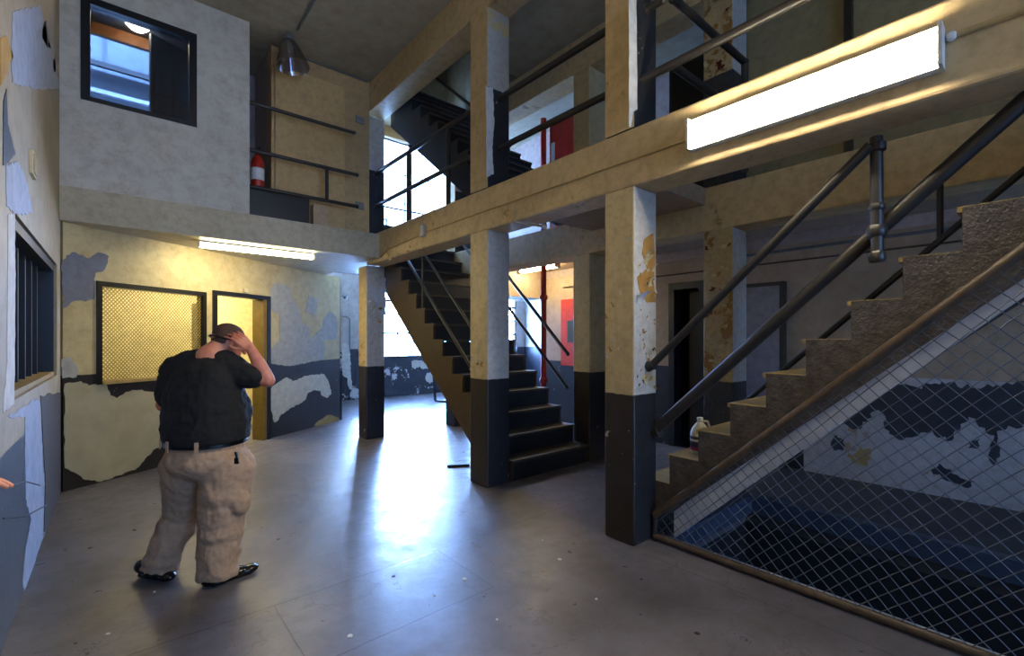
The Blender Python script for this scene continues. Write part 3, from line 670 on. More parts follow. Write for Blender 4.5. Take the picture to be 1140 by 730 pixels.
# ------------------------------------------------------------------ railings on the gallery
def rail(label, segs, posts, base, group=None, r=.032):
    t = thing('railing', label, 'railing', base, group)
    for a, c in segs:
        b = B(); b.tube([a, c], r, M['pipe'], 12); b.sph(a, r*1.2, r*1.2, r*1.2, M['pipe'], n=6); b.sph(c, r*1.2, r*1.2, r*1.2, M['pipe'], n=6); b.done('rail', t, smooth=True)
    for a, c in posts:
        b = B(); b.tube([a, c], r, M['pipe'], 12); b.done('post', t, smooth=True)
rail('gallery railing of two black pipes between the first and second columns', [((3.2, 2.39, 4.25), (3.2, 3.97, 4.25)), ((3.2, 2.39, 3.70), (3.2, 3.97, 3.70))], [], (3.2, 3.2, 3.7))
rail('gallery railing with posts against the bright window between the second and last columns', [((3.2, 4.29, 4.30), (3.2, 7.15, 4.30)), ((3.2, 4.29, 3.77), (3.2, 7.15, 3.77))], [((3.2, 6.05, 3.24), (3.2, 6.05, 4.3)), ((3.2, 5.0, 3.24), (3.2, 5.0, 4.3))], (3.2, 5.7, 3.24))
rail('gallery railing above the strip light, running past the stair opening', [((3.14, 2.11, 3.64), (3.14, -3, 3.70)), ((3.2, 2.11, 4.22), (3.2, 1.96, 4.22))], [], (3.14, 0, 3.6))
rail('cross railing from the nearest column to the flaking rear column on the gallery', [((3.28, 1.92, 4.24), (4.55, 1.92, 4.24)), ((3.3, 1.92, 3.72), (4.55, 1.92, 3.72)), ((3.3, 1.92, 3.30), (4.55, 1.92, 3.30))], [((4.55, 1.92, 3.2), (4.55, 1.92, 4.24))], (3.9, 1.92, 3.2))
rail('balcony railing of three black pipes across the upper left recess', [((1.29, 6.74, 4.66), (2.68, 6.74, 4.66)), ((1.29, 6.74, 4.05), (2.72, 6.74, 4.05)), ((1.29, 6.74, 3.58), (2.72, 6.74, 3.58))], [((2.28, 6.74, 3.58), (2.28, 6.74, 4.05))], (2, 6.74, 3.58), r=.025)
rail('thin window guard rail of slim pipes in front of the upper window', [((3.42, 8.1, 4.75), (6.3, 8.1, 4.75)), ((3.42, 8.1, 4.2), (6.3, 8.1, 4.2))], [((4.2, 8.1, 3.2), (4.2, 8.1, 4.75)), ((5.2, 8.1, 3.2), (5.2, 8.1, 4.75))], (4.8, 8.1, 3.2), r=.014)
# black board + box + plates in the recess
b = B(); b.box(1.30, 2.05, 6.77, 6.80, F2, 3.56, M['black']); b.done('board', label='black kick board below the rails of the upper left recess', category='board')
b = B(); b.box(2.12, 2.32, 6.82, 6.96, F2, 3.52, plain('cream_box', (206, 178, 140), .6), {'+x': M['gconduit']}); b.done('box', label='small cream box behind the lowest recess rail', category='box')
for z, t_ in ((4.95, 'upper'), (3.62, 'lower')):
    b = B(); b.box(2.80, 2.93, 6.985, 6.999, z, z+.11, M['gconduit'])
    for i in range(4): b.box(2.81, 2.92, 6.978, 6.986, z+.012+.026*i, z+.024+.026*i, M['box'])
    b.done('vent_cover', label='%s small grey vent cover beside the yellow panel' % t_, category='vent cover')
# dark boards on the gallery
b = B(); b.box(5.10, 5.16, -4, 2.2, F2, CZ, M['olive']); b.done('partition', label='olive board partition behind the gallery railing', category='partition')
for y in (1.22, 2.2): 
    b = B(); b.box(5.03, 5.09, y-.03, y+.03, F2, CZ, M['black']); b.done('post', label='black upright on the olive partition, %s' % ('near the strip light end' if y < 2 else 'next to the flaking column'), category='post')
b = B(); b.box(5.2, 5.26, 2.5, 3.1, F2, 4.95, M['grn']); b.box(5.19, 5.2, 2.54, 3.06, 3.3, 4.9, M['black']); b.done('metal_cabinet', label='tall dark panel standing on the gallery behind the cross railing', category='panel')

# ------------------------------------------------------------------ lamps
def strip(name, label, c, axis, out, ln, hh, dd, lm):
    t = thing(name, label, 'light', c); c = Vector(c); axis = Vector(axis); out = Vector(out); up = axis.cross(out).normalized(); dd *= 1.0
    b = B(); b.obox(c+out*.012, axis*ln/2, out*.012, up*(hh/2+.004), M['white'])
    for s_ in (-1, 1): b.obox(c+axis*s_*(ln/2+.008)+out*dd/2, axis*.008, out*dd/2, up*(hh/2+.006), M['white'])
    if lm is M['lamp']:
        for s_ in (-1, 1): b.obox(c+out*.029+up*s_*(hh/2+.002), axis*ln/2, out*.029, up*.003, M['white'])
    b.done('housing', t)
    b = B(); pr = []
    for k_ in range(9):
        a = math.pi*k_/8; pr.append(c+out*(.025+(dd-.03)*min(1, math.sin(a)*1.8))+up*(-math.cos(a)*hh/2)-axis*ln/2)
    b.prism(pr, axis*ln, lm); b.done('diffuser', t, label='glowing white diffuser')
strip('strip_light', 'large lit fluorescent fixture mounted on the face of the long beam', (BX-.004, .985, 2.992), (0, 1, 0), (-1, 0, 0), 1.25, .19, .10, M['lamp'])
strip('strip_light', 'lit fluorescent fixture under the slab above the meshed window', (1.47, 6.97, 2.84), (1, 0, 0), (0, 0, -1), 1.36, .13, .08, M['lamp2'])
strip('strip_light', 'small lit fixture in the rear bay behind the middle staircase', (5.75, 6.0, 2.918), (0, 1, 0), (0, 0, -1), .9, .12, .08, M['lamp2'])
strip('strip_light', 'lit fixture inside the yellow room behind the mesh window', (.9, 8.9, 2.838), (1, 0, 0), (0, 0, -1), 1.2, .3, .08, M['lamp3'])
# pendant
t = thing('pendant_lamp', 'unlit ceiling lamp with clear glass shade over the recess', 'lamp', (1.63, 6.35, CZ))
pc = hit(322, 47, (0, 0, CZ-.12), (0, 0, 1)); pz = pc+Vector((0, 0, 0))
b = B(); b.lathe(pz+Vector((0, 0, .02)), [(.075, 0), (.075, .03), (.05, .06), (.03, .10)], M['gconduit']); b.done('canopy', t, smooth=True)
b = B(); ax = Vector((.12, -.1, -1)).normalized(); u_ = ax.orthogonal().normalized(); b.lathe(pz, [(.07, 0), (.10, .04), (.16, .18), (.21, .33), (.20, .33), (.15, .18), (.09, .04), (.06, .01)], M['shade'], 20, ax); b.done('shade', t, smooth=True, label='clear ribbed glass shade')
shd = [o for o in t.children if o.name.startswith('shade')][0]
b = B(); b.lathe(pz, [(.02, 0), (.03, .05), (.03, .10), (.01, .13)], M['white'], 12, ax); b.done('bulb', shd, smooth=True)
# ceiling disc lamp in small room
b = B(); b.lathe((.20, 7.60, CZ-.021), [(.12, 0), (.12, -.03), (.08, -.07), (.01, -.085)], plain('opal_glass', (220, 210, 190), .4, emit=(255, 226, 190), es=90)); b.done('ceiling_lamp', label='round opal ceiling lamp in the small upper room', category='lamp', smooth=True)
# dark panelled door leaf inside the small room
dl = thing('door_leaf', 'open blue panelled door seen through the upper left window', 'door', (.55, 7.73, 3.21))
da = Vector((.32, 7.62, 0)); db = Vector((.80, 7.84, 0)); dd_ = (db-da).normalized(); dn = Vector((dd_.y, -dd_.x, 0)); bdk = plain('slate_blue_door_paint', (72, 88, 112), .5); bd2 = plain('dark_teal_door_panel', (100, 120, 148), .45)
def dbx(bd, s0, s1_, z0_, z1_, n0, n1, m):
    c = da+dd_*(s0+s1_)/2+dn*(n0+n1)/2+Vector((0, 0, (z0_+z1_)/2)); bd.obox(c, dd_*((s1_-s0)/2), dn*((n1-n0)/2), Vector((0, 0, (z1_-z0_)/2)), m)
W_ = (db-da).length
b = B(); dbx(b, 0, W_, F2+.01, 5.56, 0, .04, bdk); b.done('slab_panel', dl)
for s0, s1_ in ((.06, .22), (.28, .44)):
    for za, zb in ((4.40, 4.78), (4.84, 5.20)):
        b = B(); dbx(b, s0, s1_, za, zb, .04, .055, bd2); dbx(b, s0+.02, s1_-.02, za+.02, zb-.02, .055, .062, bdk); b.done('panel', dl)
# outside
b = B(); b.box(-3, 4, 11.0, 11.2, 4.2, 9.5, M['dsiding'])
for x in (-1.2, -.2, .7): b.box(x, x+.05, 10.96, 11, 4.2, 9.5, M['gconduit'])
b.box(-3, 4, 8.0, 10.3, 7.4, 7.5, bl); b.box(-3.1, -3, 8, 11.2, 4.2, 9.5, M['dsiding']); b.box(1.3, 1.4, 9.5, 11, 4.2, 9.5, M['dsiding'])  # canopy and side walls added to keep sky light off the cladding
b.done('wall_outside_left', **S)
b = B(); b.box(-2.5, 1.3, 10.2, 10.3, 4.2, 6.02, plain('blue_grey_roof', (30, 37, 48), .7)); b.box(-2.5, 1.15, 9.9, 9.96, 5.97, 6.05, k); b.box(-2.5, 1.15, 9.3, 9.36, 5.30, 5.36, M['pale']); b.box(-2.5, 1.15, 9.3, 9.5, 4.6, 5.12, M['pale'])
b.done('roof_outside_left', **S)
b = B(); b.box(1, 1.4, 15, 15.3, -.2, 5, M['siding']); b.box(13.6, 14, 15, 15.3, -.2, 5, M['siding']); b.prism([(1, 15, 5.0), (14, 15, 5.0), (14, 15, 8.0), (8, 15, 10), (1, 15, 10)], (0, .3, 0), M['siding']); b.done('wall_outside_far', **S)
VL = ('leftmost roof vent pipe seen outside the upper window', 'second roof vent pipe from the left outside the upper window', 'third roof vent pipe from the left outside the upper window', 'rightmost roof vent pipe outside the upper window')
for i, x in enumerate((5.2, 6.0, 6.4, 7.1)):
    b = B(); b.tube([(x, 11, 3.68), (x, 11, 4.6)], .035, M['pipe'], 8); b.lathe((x, 11, 4.6), [(.07, 0), (.07, .06), (.02, .12)], M['pipe'], 10)
    b.done('vent_pipe', label=VL[i], category='vent pipe', group='roof vent pipes outside the upper window')

# ------------------------------------------------------------------ pipes, conduits, fittings
def pipe(name, label, cat, pts, r, m, extra=None, **kw):
    b = B(); b.tube(pts, r, m, 12)
    for p in list(pts)[1:-1]: b.sph(p, r*1.02, r*1.02, r*1.02, m, n=6)
    if extra: extra(b)
    return b.done(name, smooth=True, label=label, category=cat, **kw)
pipe('conduit', 'thin painted conduit running along the beam face left of the strip light', 'conduit', [(BX-.012, 1.62, 2.99), (BX-.012, 4.0, 2.99), (BX-.012, 5.24, 2.985)], .009, M['conduit'])
pipe('conduit', 'sagging thin cable on the beam between the grey box and the slab corner', 'conduit', [(BX-.01, 5.40, 2.97), (BX-.01, 5.9, 2.95), (BX-.01, 6.35, 2.93), (BX-.01, 6.6, 2.84)], .008, M['conduit'])
pipe('conduit', 'painted conduit running right from the end of the strip light', 'conduit', [(BX-.016, .335, 3.04), (BX-.016, -3, 3.04)], .014, M['conduit'], lambda b: b.sph((BX-.018, .32, 3.04), .022, .022, .022, M['white'], n=6))
pipe('conduit', 'short pale conduit dropping down the beam and out past the second column', 'conduit', [(BX-.012, 3.50, 2.965), (BX-.012, 3.50, 2.775), (BX+.30, 3.42, 2.765)], .011, M['conduit'], lambda b: b.lathe((BX+.28, 3.42, 2.765), [(.02, 0), (.03, .02), (.03, .05)], M['white'], 12, (1, -.1, 0)))
b = B(); b.box(BX-.035, BX-.002, 5.28, 5.36, 2.93, 3.09, M['box']); b.box(BX-.042, BX-.035, 5.285, 5.355, 2.94, 3.08, M['white']); b.done('junction_box', label='grey junction box on the beam near the far column', category='junction box', bevel=.003)
b = B(); pp = hit(309, 292, A0, AN); b.obox(pp+AN*.02, AD*.05, AN*.02, Vector((0, 0, .03)), M['box']); b.done('junction_box', label='small grey box on the angled wall below the strip light', category='junction box')
b = B(); pp = hit(272, 323, A0, AN); b.obox(pp+AN*.025, AD*.04, AN*.015, Vector((0, 0, .03)), M['brass']); b.done('sign_plate', label='tiny brass number plate above the yellow doorway', category='plate')
pp = hit(34, 183, LP, LN); b = B(); b.box(LX+.001, LX+.02, pp.y-.09, pp.y+.09, pp.z-.08, pp.z+.08, M['brass']); b.box(LX+.02, LX+.026, pp.y-.07, pp.y+.07, pp.z-.06, pp.z+.06, M['conduit']); b.done('wall_plate', label='cream electrical cover plate high on the left wall', category='cover plate')
a_ = hit(290, 62, (0, 0, CZ-.03), (0, 0, 1)); 
q_ = hit(326, 43, (0, 0, CZ-.03), (0, 0, 1)); q3 = hit(350, 0, (0, 0, CZ-.03), (0, 0, 1)); q4 = q3+(q3-q_)*.8
pipe('conduit', 'dark conduit on the ceiling feeding the glass pendant lamp', 'conduit', [q_+(q3-q_)*.25, q3, q4], .014, M['gconduit'])
pipe('conduit', 'conduit along the ceiling edge above the yellow panel', 'conduit', [(1.7, 6.97, CZ-.03), (2.98, 6.97, CZ-.03)], .012, M['gconduit'])
pipe('conduit', 'upper grey conduit along the rear wall behind the right staircase', 'conduit', [(WX-.02, -3, 2.72), (WX-.02, 3.0, 2.72)], .018, M['gconduit'])
pipe('conduit', 'lower thin conduit along the rear wall behind the right staircase', 'conduit', [(WX-.02, -3, 2.58), (WX-.02, 6, 2.58)], .011, M['rpipe'])
def jn(b):
    for z in (2.25, .9): b.lathe((5.3, 5.42, z), [(.055, 0), (.07, .02), (.07, .06), (.055, .08)], M['red'], 14)
    b.tube([(5.3, 5.42, 2.29), (5.22, 5.36, 2.29)], .03, M['red'], 10)
pipe('sprinkler_pipe', 'red standpipe rising behind the middle staircase', 'pipe', [(5.3, 5.42, 0), (5.3, 5.42, 2.915)], .047, M['red'], jn)
pipe('sprinkler_pipe', 'red standpipe continuing on the gallery beside the red board', 'pipe', [(5.3, 5.42, F2+.002), (5.3, 5.42, 5.2)], .047, M['red'])
b = B(); b.box(WX-.05, WX-.002, 5.1, 6.03, 1.12, 2.35, M['redb']); b.box(WX-.056, WX-.05, 5.55, 5.86, 1.55, 1.95, M['grn']); b.done('red_board', label='red board with dark green plate on the rear wall beside the standpipe', category='board')
b = B(); b.box(5.32, 5.36, 4.75, 5.3, F2, 5.08, M['red']); b.box(5.31, 5.32, 5.18, 5.26, 4.45, 4.75, M['white']); b.done('red_board', label='red board standing on the gallery next to the standpipe', category='board')
pipe('conduit', 'looped grey conduit on the far wall left of the last column', 'conduit', [(4.15, 12.13, 1.4), (4.15, 12.13, 2.1), (4.2, 12.13, 2.2), (4.6, 12.13, 2.22), (4.7, 12.13, 2.15), (4.7, 12.13, 1.35)], .014, M['gconduit'])
pipe('sprinkler_pipe', 'grey sprinkler arm near the ceiling of the far passage', 'pipe', [(3.45, 10.6, 2.62), (4.0, 10.6, 2.60)], .02, M['gconduit'], lambda b: b.sph((4.0, 10.6, 2.58), .05, .05, .05, M['gconduit'], n=6))
# fire extinguishers
def exting(label, c, s, m):
    t = thing('fire_extinguisher', label, 'fire extinguisher', c); c = Vector(c)
    b = B(); b.lathe(c, [(.07*s, 0), (.08*s, .02*s), (.08*s, .38*s), (.06*s, .44*s), (.025*s, .48*s), (.025*s, .50*s)], m, 18); b.done('cylinder_body', t, smooth=True)
    b = B(); b.box(c.x-.02*s, c.x+.02*s, c.y-.09*s, c.y+.03*s, c.z+.50*s, c.z+.53*s, M['black']); b.box(c.x-.012*s, c.x+.012*s, c.y-.11*s, c.y+.0*s, c.z+.55*s, c.z+.57*s, M['black']); b.done('lever', t)
    b = B(); b.tube([c+Vector((0, .03*s, .51*s)), c+Vector((.02, .12*s, .46*s)), c+Vector((.02, .13*s, .3*s)), c+Vector((0, .11*s, .12*s))], .012*s, M['black'], 8); b.done('hose', t, smooth=True)
    b = B(); b.lathe(c+Vector((0, 0, .14*s)), [(.0815*s, 0), (.0815*s, .16*s)], M['white'], 18); b.done('label_band', t)
exting('red fire extinguisher on the balcony behind the left end of the rails', (1.44, 6.95, 3.61-.02), 1.0, M['red'])
b = B(); b.box(1.30, 1.61, 6.83, 7.06, F2, 3.588, M['black']); b.done('cabinet', label='low black cabinet under the extinguisher in the recess', category='cabinet')
exting('small red and grey fire extinguisher on the far wall behind the last column', (3.98, 11.83, .62), 1.15, M['red'])
b = B(); b.box(3.86, 4.1, 12.0, 12.148, .50, 1.25, M['white']); b.box(3.88, 4.08, 11.73, 12.0, .58, .619, M['gconduit']); b.done('bracket', label='grey wall bracket carrying the far extinguisher', category='bracket')
# leaning black frame in far hall
b = B(); f0 = hit(484.5, 447, (0, 0, 0), (0, 0, 1)); f1 = hit(510, 449, (0, 0, 0), (0, 0, 1)); u = (f1-f0).normalized(); hgt = .95
for p, q in ((f0, f1), (f0+Vector((0, .1, hgt)), f1+Vector((0, .1, hgt))), (f0, f0+Vector((0, .1, hgt))), (f1, f1+Vector((0, .1, hgt)))): b.bar(p+Vector((0, 0, .03)), q+Vector((0, 0, .03)), .05, .05, M['black'], up=(0, 1, .1))
b.done('screen_stand', label='black metal frame standing on the far floor beside the staircase', category='frame')

# ------------------------------------------------------------------ jug
jc = Vector((3.56, 1.85, 3*rz+.006)); t = thing('plastic_jug', 'translucent plastic gallon jug with purple label on a lower step', 'jug', jc)
hd = plain('milky_plastic', (206, 200, 176), .35)
b = B(); b.lathe(jc, [(.066, 0), (.074, .012), (.076, .10), (.074, .165), (.060, .20), (.034, .235), (.021, .25), (.021, .262)], hd, 22); b.done('bottle_body', t, smooth=True)
b = B(); b.lathe(jc+Vector((0, 0, .262)), [(.024, 0), (.024, .022), (.018, .025)], M['white'], 16); b.done('cap', t, smooth=True)
b = B(); b.tube([jc+Vector((.02, -.01, .255))+Vector((.0, 0, 0)), jc+Vector((.062, -.03, .25)), jc+Vector((.082, -.04, .20)), jc+Vector((.068, -.033, .15))], .010, hd, 10); b.done('handle', t, smooth=True)
b = B(); b.lathe(jc+Vector((0, 0, .055)), [(.0768, 0), (.0768, .085)], plain('purple_label', (52, 44, 78), .5), 22); b.lathe(jc+Vector((0, 0, .03)), [(.0766, 0), (.0766, .025)], plain('magenta_label_band', (150, 46, 90), .5), 22)
b.lathe(jc+Vector((0, 0, .100)), [(.0771, 0), (.0771, .018)], M['white'], 22); b.done('label_band', t, smooth=True, label='purple and magenta paper label')

# ------------------------------------------------------------------ floor debris
rnd = random.Random(11)
p = hit(509, 518, (0, 0, 0), (0, 0, 1)); b = B(); b.prism([p+Vector(v) for v in ((-.12, .05, .004), (-.02, .03, .004), (.12, -.10, .004), (.10, -.13, .004), (-.06, -.03, .004), (-.14, .01, .004))], (0, 0, .022), M['wood']); b.done('wood_splinter', label='dark splinter of wood lying on the floor left of the second column', category='debris')
spots = [(517, 645, 0, 'white chip on the floor joint in the centre foreground'), (553, 690, 0, 'white chip close to the lower centre of the photo'), (604, 602, 0, 'white chip between the two nearest columns'),
 (623, 623, 0, 'white chip left of the foot of the nearest column'), (664, 667, 0, 'white chip below the nearest column'), (390, 708, 0, 'pale chip at the bottom left of centre'), (172, 659, 0, 'white chip just below the man\'s trailing shoe'),
 (120, 706, 0, 'pale chip in the lower left, right of the other lower left chip'), (84, 716, 1, 'dark chip in the lower left corner of the floor'), (438, 641, 1, 'dark chip beside the long floor joint'), (484, 663, 0, 'white chip inside the marked floor square'),
 (776, 705, 1, 'dark chip on the floor below the fence rail'), (714, 645, 1, 'dark chip below the foot of the fence'), (310, 600, 1, 'dark chip right of the man\'s leading shoe'), (476, 514, 1, 'small dark chip on the brightly lit floor near the far column'),
 (225, 575, 0, 'pale chip on the floor seen between the man\'s legs'), (100, 610, 1, 'dark chip on the floor left of the man'), (150, 590, 1, 'dark chip behind the man\'s trailing shoe')]
for i, (x, y, dk_, lb) in enumerate(spots):
    p = hit(x, y, (0, 0, 0), (0, 0, 1)); n = rnd.randint(5, 7); r = rnd.uniform(.007, .017)
    poly = [p+Vector((math.cos(a*2*math.pi/n)*r*rnd.uniform(.6, 1.2), math.sin(a*2*math.pi/n)*r*rnd.uniform(.6, 1.2), .001)) for a in range(n)]
    b = B(); b.prism(poly, (0, 0, rnd.uniform(.003, .006)), M['wood'] if dk_ else flw)
    b.done('paint_chip', label=lb, category='paint chip', group='paint chips scattered over the floor')
# wires poking from the left wall
for a, c, q in (((8, 541), (30, 536), (44, 540)), ((4, 577), (28, 575), (52, 562))):
    pts = [hit(a[0], a[1], (LX+.01, 0, 0), LN), hit(c[0], c[1], (LX+.05, 0, 0), LN), hit(q[0], q[1], (LX+.07, 0, 0), LN)]
    b = B(); b.tube(pts, .004, M['black'], 6); b.done('wire', label='%s loose black wire poking out of the left wall' % ('upper' if a[1] < 560 else 'lower'), category='wire')

# ------------------------------------------------------------------ people
def Ln(v): return Vector(v).normalized()
def pmat(name, col, rough, bs, bump, var=.12, **k): return plain(name, col, rough, bump=bump, bs=bs, var=var, **k)
skin = NT('ruddy_skin'); 
skin.l(skin.mix(skin.rng(skin.noise(12, 4, .5), .35, .7, 0, 1), L((206, 140, 112)), L((184, 104, 84))), skin.b.inputs['Base Color']); skin.b.inputs['Roughness'].default_value = .5
skin.b.inputs['Subsurface Weight'].default_value = .08; skin.b.inputs['Subsurface Radius'].default_value = (.02, .008, .004); skin = skin.m
shirtm = pmat('black_knit_shirt', (9, 11, 15), .85, 120, .3); trou = pmat('khaki_cotton', (176, 146, 118), .8, 160, .2); shoem = pmat('black_polished_leather', (16, 16, 18), .18, 30, .05)
hairm = pmat('short_brown_hair', (92, 62, 48), .8, 260, .8, var=.4); dkm = pmat('black_plastic', (12, 12, 14), .25, 30, 0)
def cone(b, p, q, r0, r1, m, n=14):
    p = Vector(p); q = Vector(q); d = (q-p); pts = [p.lerp(q, i/6) for i in range(7)]; b.tube(pts, [r0+(r1-r0)*i/6 for i in range(7)], m, n)
    b.sph(p, r0, r0, r0, m, n=8); b.sph(q, r1, r1, r1, m, n=8)
def chain(b, pts, rs, m):
    for i in range(len(pts)-1): cone(b, pts[i], pts[i+1], rs[i], rs[i+1], m)
def organic(b, name, par, vox, sm=4, disp=None, **tags):
    o = b.done(name, par, **tags)
    r = o.modifiers.new('skin_surface', 'REMESH'); r.mode = 'VOXEL'; r.voxel_size = vox; r.use_smooth_shade = True
    if sm: s_ = o.modifiers.new('soft', 'SMOOTH'); s_.iterations = sm; s_.factor = .6
    if disp:
        for k_, (sz, st) in enumerate(disp):
            t_ = bpy.data.textures.new('folds', 'CLOUDS'); t_.noise_scale = sz; t_.noise_depth = 2
            d_ = o.modifiers.new('folds', 'DISPLACE'); d_.texture = t_; d_.strength = st; d_.mid_level = .5; d_.texture_coords = 'GLOBAL'
    return o
def axes(x, z):
    x = Ln(x); z = Vector(z); z = Ln(z-x*z.dot(x)); y = z.cross(x); return Matrix((x, y, z)).transposed()
def hand(b, wrist, fwd, palm, side, m, s=1.0, curl_=.5, spread=.06):
    """palm pushed forward from the wrist; side = direction towards the thumb"""
    fwd = Ln(fwd); palm = Ln(Vector(palm)-fwd*fwd.dot(Vector(palm))); side = Ln(fwd.cross(palm)) if side > 0 else -Ln(fwd.cross(palm))
    w = Vector(wrist)
    for k_ in range(4):
        u = (1.5-k_)*.021*s
        base = w+fwd*(.088*s-abs(k_-1)*.004*s)+side*u
        cone(b, w+fwd*.012*s+side*u*.62, base, .0155*s, .0125*s, m, 10)
        ln = (.043, .048, .045, .036)[k_]*s; d = Ln(fwd+side*spread*(1.5-k_)); p = base; a = 0
        for j, (f_, r_) in enumerate(((1, .0092), (.68, .0083), (.55, .0074))):
            a += curl_*(.55, .75, .5)[j]; dd = Ln(d*math.cos(a)+palm*math.sin(a)); q = p+dd*ln*f_
            cone(b, p, q, r_*s, r_*s*.92, m, 10); p = q
    tb = w+fwd*.022*s+side*.026*s+palm*.008*s
    t1 = tb+Ln(fwd*.7+side*.75+palm*.35)*.040*s; t2 = t1+Ln(fwd*.9+side*.35+palm*.35)*.032*s; t3 = t2+Ln(fwd+palm*.45)*.024*s
    chain(b, [tb, t1, t2, t3], [.015*s, .0115*s, .0100*s, .0085*s], m)
root = wp(232, 648, 3.08); root.z = 0
man = thing('person', 'heavyset man in black polo and khaki trousers seen from behind, hand raised to his sunglasses', 'person', root)
FD = Ln(RT*.60+FW*.80); WD = Ln(RT*.80-FW*.60)  # facing, to his right
UP = Vector((0, 0, 1)); RB = axes(WD, UP+FD*.05)
hc = wp(256, 380, 3.20)
# body: head, neck, arms and hands, with trunk and legs running under the clothes
b = B(); sk = skin
HF = Ln(FD*.9-UP*.42); HU = Ln(UP*.9+FD*.42); RH = axes(WD, HU)
b.sph(hc+HU*.012-HF*.012, .086, .108, .098, sk, RH, 16)
b.sph(hc+HF*.035-HU*.05, .066, .062, .07, sk, RH, 12)       # jaw
b.sph(hc+HF*.085-HU*.10, .032, .026, .024, sk, RH, 8)       # chin
cone(b, hc+HF*.095+HU*.005, hc+HF*.120-HU*.030, .010, .016, sk, 8)  # nose
b.sph(hc+HF*.088+HU*.020, .058, .018, .012, sk, RH, 8)      # brow
b.sph(hc+HF*.090-HU*.062, .026, .014, .011, sk, RH, 8)      # lips
for s_ in (-1, 1): b.sph(hc+WD*.086*s_-HF*.005-HU*.010, .012, .022, .034, sk, RH, 8)
nb = wp(234, 398, 3.10)
cone(b, hc-HU*.05-HF*.03, nb, .072, .088, sk)
b.sph(hc-HU*.075-HF*.055, .075, .045, .04, sk, RH, 10)      # fold at the nape
cone(b, nb, wp(231, 440, 3.15), .09, .17, sk); cone(b, wp(231, 440, 3.15), wp(231, 500, 3.14), .19, .20, sk)
shL = wp(196, 410, 3.14); elL = wp(183, 450, 3.15); haL = wp(214, 470, 3.46)
shR = wp(262, 411, 3.12); elR = wp(298, 423, 3.17); wrR = wp(279, 388, 3.13)
chain(b, [shL, elL, elL.lerp(haL, .55), haL], [.06, .050, .046, .030], sk)
chain(b, [shR, elR, elR.lerp(wrR, .45), wrR], [.062, .048, .046, .030], sk)
hand(b, wrR, wp(262, 372, 3.10)-wrR, (hc-wrR), 1, sk, 1.0, .55)
hand(b, haL, FD, -WD, 1, sk, 1.0, .6)
hipR, knR, anR = wp(250, 515, 3.12), wp(248, 572, 3.12), wp(240, 634, 3.06)
hipL, knL, anL = wp(212, 512, 3.12), wp(208, 562, 3.28), wp(175, 624, 3.13)
chain(b, [hipR, knR, anR], [.11, .07, .05], sk); chain(b, [hipL, knL, anL], [.11, .07, .05], sk)
body = organic(b, 'body', man, .0055, 3)
b = B(); b.sph(hc+HU*.030-HF*.022, .089, .103, .088, hairm, RH, 16); b.sph(hc-HF*.052-HU*.005, .078, .062, .075, hairm, RH, 12)
organic(b, 'hair', man, .007, 2)
b = B()
for s_ in (-1, 1):
    b.tube([hc+WD*.060*s_+HF*.105+HU*.006, hc+WD*.092*s_+HF*.06+HU*.012, hc+WD*.100*s_-HF*.01+HU*.006, hc+WD*.090*s_-HF*.07-HU*.010], .0065, dkm, 8)
    b.sph(hc+WD*.034*s_+HF*.108+HU*.0, .030, .008, .021, dkm, RH, 8)
b.tube([hc+WD*-.02+HF*.118, hc+WD*.02+HF*.118], .004, dkm, 6)
b.tube([hc+WD*.090-HF*.07-HU*.010, hc+WD*.05-HF*.118-HU*.012, hc-HF*.128-HU*.012, hc-WD*.05-HF*.118-HU*.012, hc-WD*.090-HF*.07-HU*.010], .006, dkm, 8)
b.done('sunglasses', man, smooth=True, label='black wraparound sunglasses with strap')
# shirt
b = B(); s1_ = shirtm
for (px_, py_, dd__, a_w, a_d) in ((231, 402, 3.12, .15, .11), (230, 408, 3.13, .225, .155), (229, 417, 3.14, .262, .185), (229, 430, 3.15, .280, .215), (230, 444, 3.16, .290, .240), (231, 458, 3.17, .296, .256), (231, 470, 3.16, .292, .252), (230, 481, 3.15, .285, .247), (230, 487, 3.15, .280, .243)): pass
rr_ = [(231, 398, 3.11, .10, .08), (231, 403, 3.12, .18, .13), (230, 410, 3.13, .235, .165), (229, 420, 3.14, .268, .195), (229, 432, 3.15, .284, .220), (230, 445, 3.16, .294, .243), (231, 458, 3.17, .300, .260), (231, 470, 3.16, .298, .256), (230, 480, 3.15, .290, .250), (230, 488, 3.15, .284, .246)]
vs_ = []; fs_ = []; nn_ = 32
for (px_, py_, d_, a_w, a_d) in rr_:
    c_ = wp(px_, py_, d_)
    for k_ in range(nn_):
        t_ = 2*math.pi*k_/nn_; vs_.append(c_+WD*a_w*math.cos(t_)+FD*a_d*math.sin(t_))
for i in range(len(rr_)-1):
    for k_ in range(nn_): fs_.append((i*nn_+k_, i*nn_+(k_+1) % nn_, (i+1)*nn_+(k_+1) % nn_, (i+1)*nn_+k_))
fs_ += [tuple(range(nn_)), tuple((len(rr_)-1)*nn_+k_ for k_ in range(nn_))]
b.add(vs_, fs_, s1_)
chain(b, [wp(194, 413, 3.12), wp(212, 403, 3.11), nb-Vector((0, 0, .025)), wp(252, 404, 3.12), wp(264, 412, 3.13)], [.088, .085, .088, .085, .085], s1_)
b.lathe(nb-UP*.035, [(.088, 0), (.086, .05), (.082, .075), (.072, .075)], s1_, 20, (hc-nb))
chain(b, [wp(197, 411, 3.13), wp(191, 428, 3.14), wp(189, 441, 3.14)], [.095, .088, .082], s1_)
chain(b, [wp(258, 414, 3.12), wp(274, 417, 3.13), wp(282, 419, 3.14)], [.100, .086, .078], s1_)
organic(b, 'shirt', man, .010, 3, [(.10, .030), (.04, .010)])
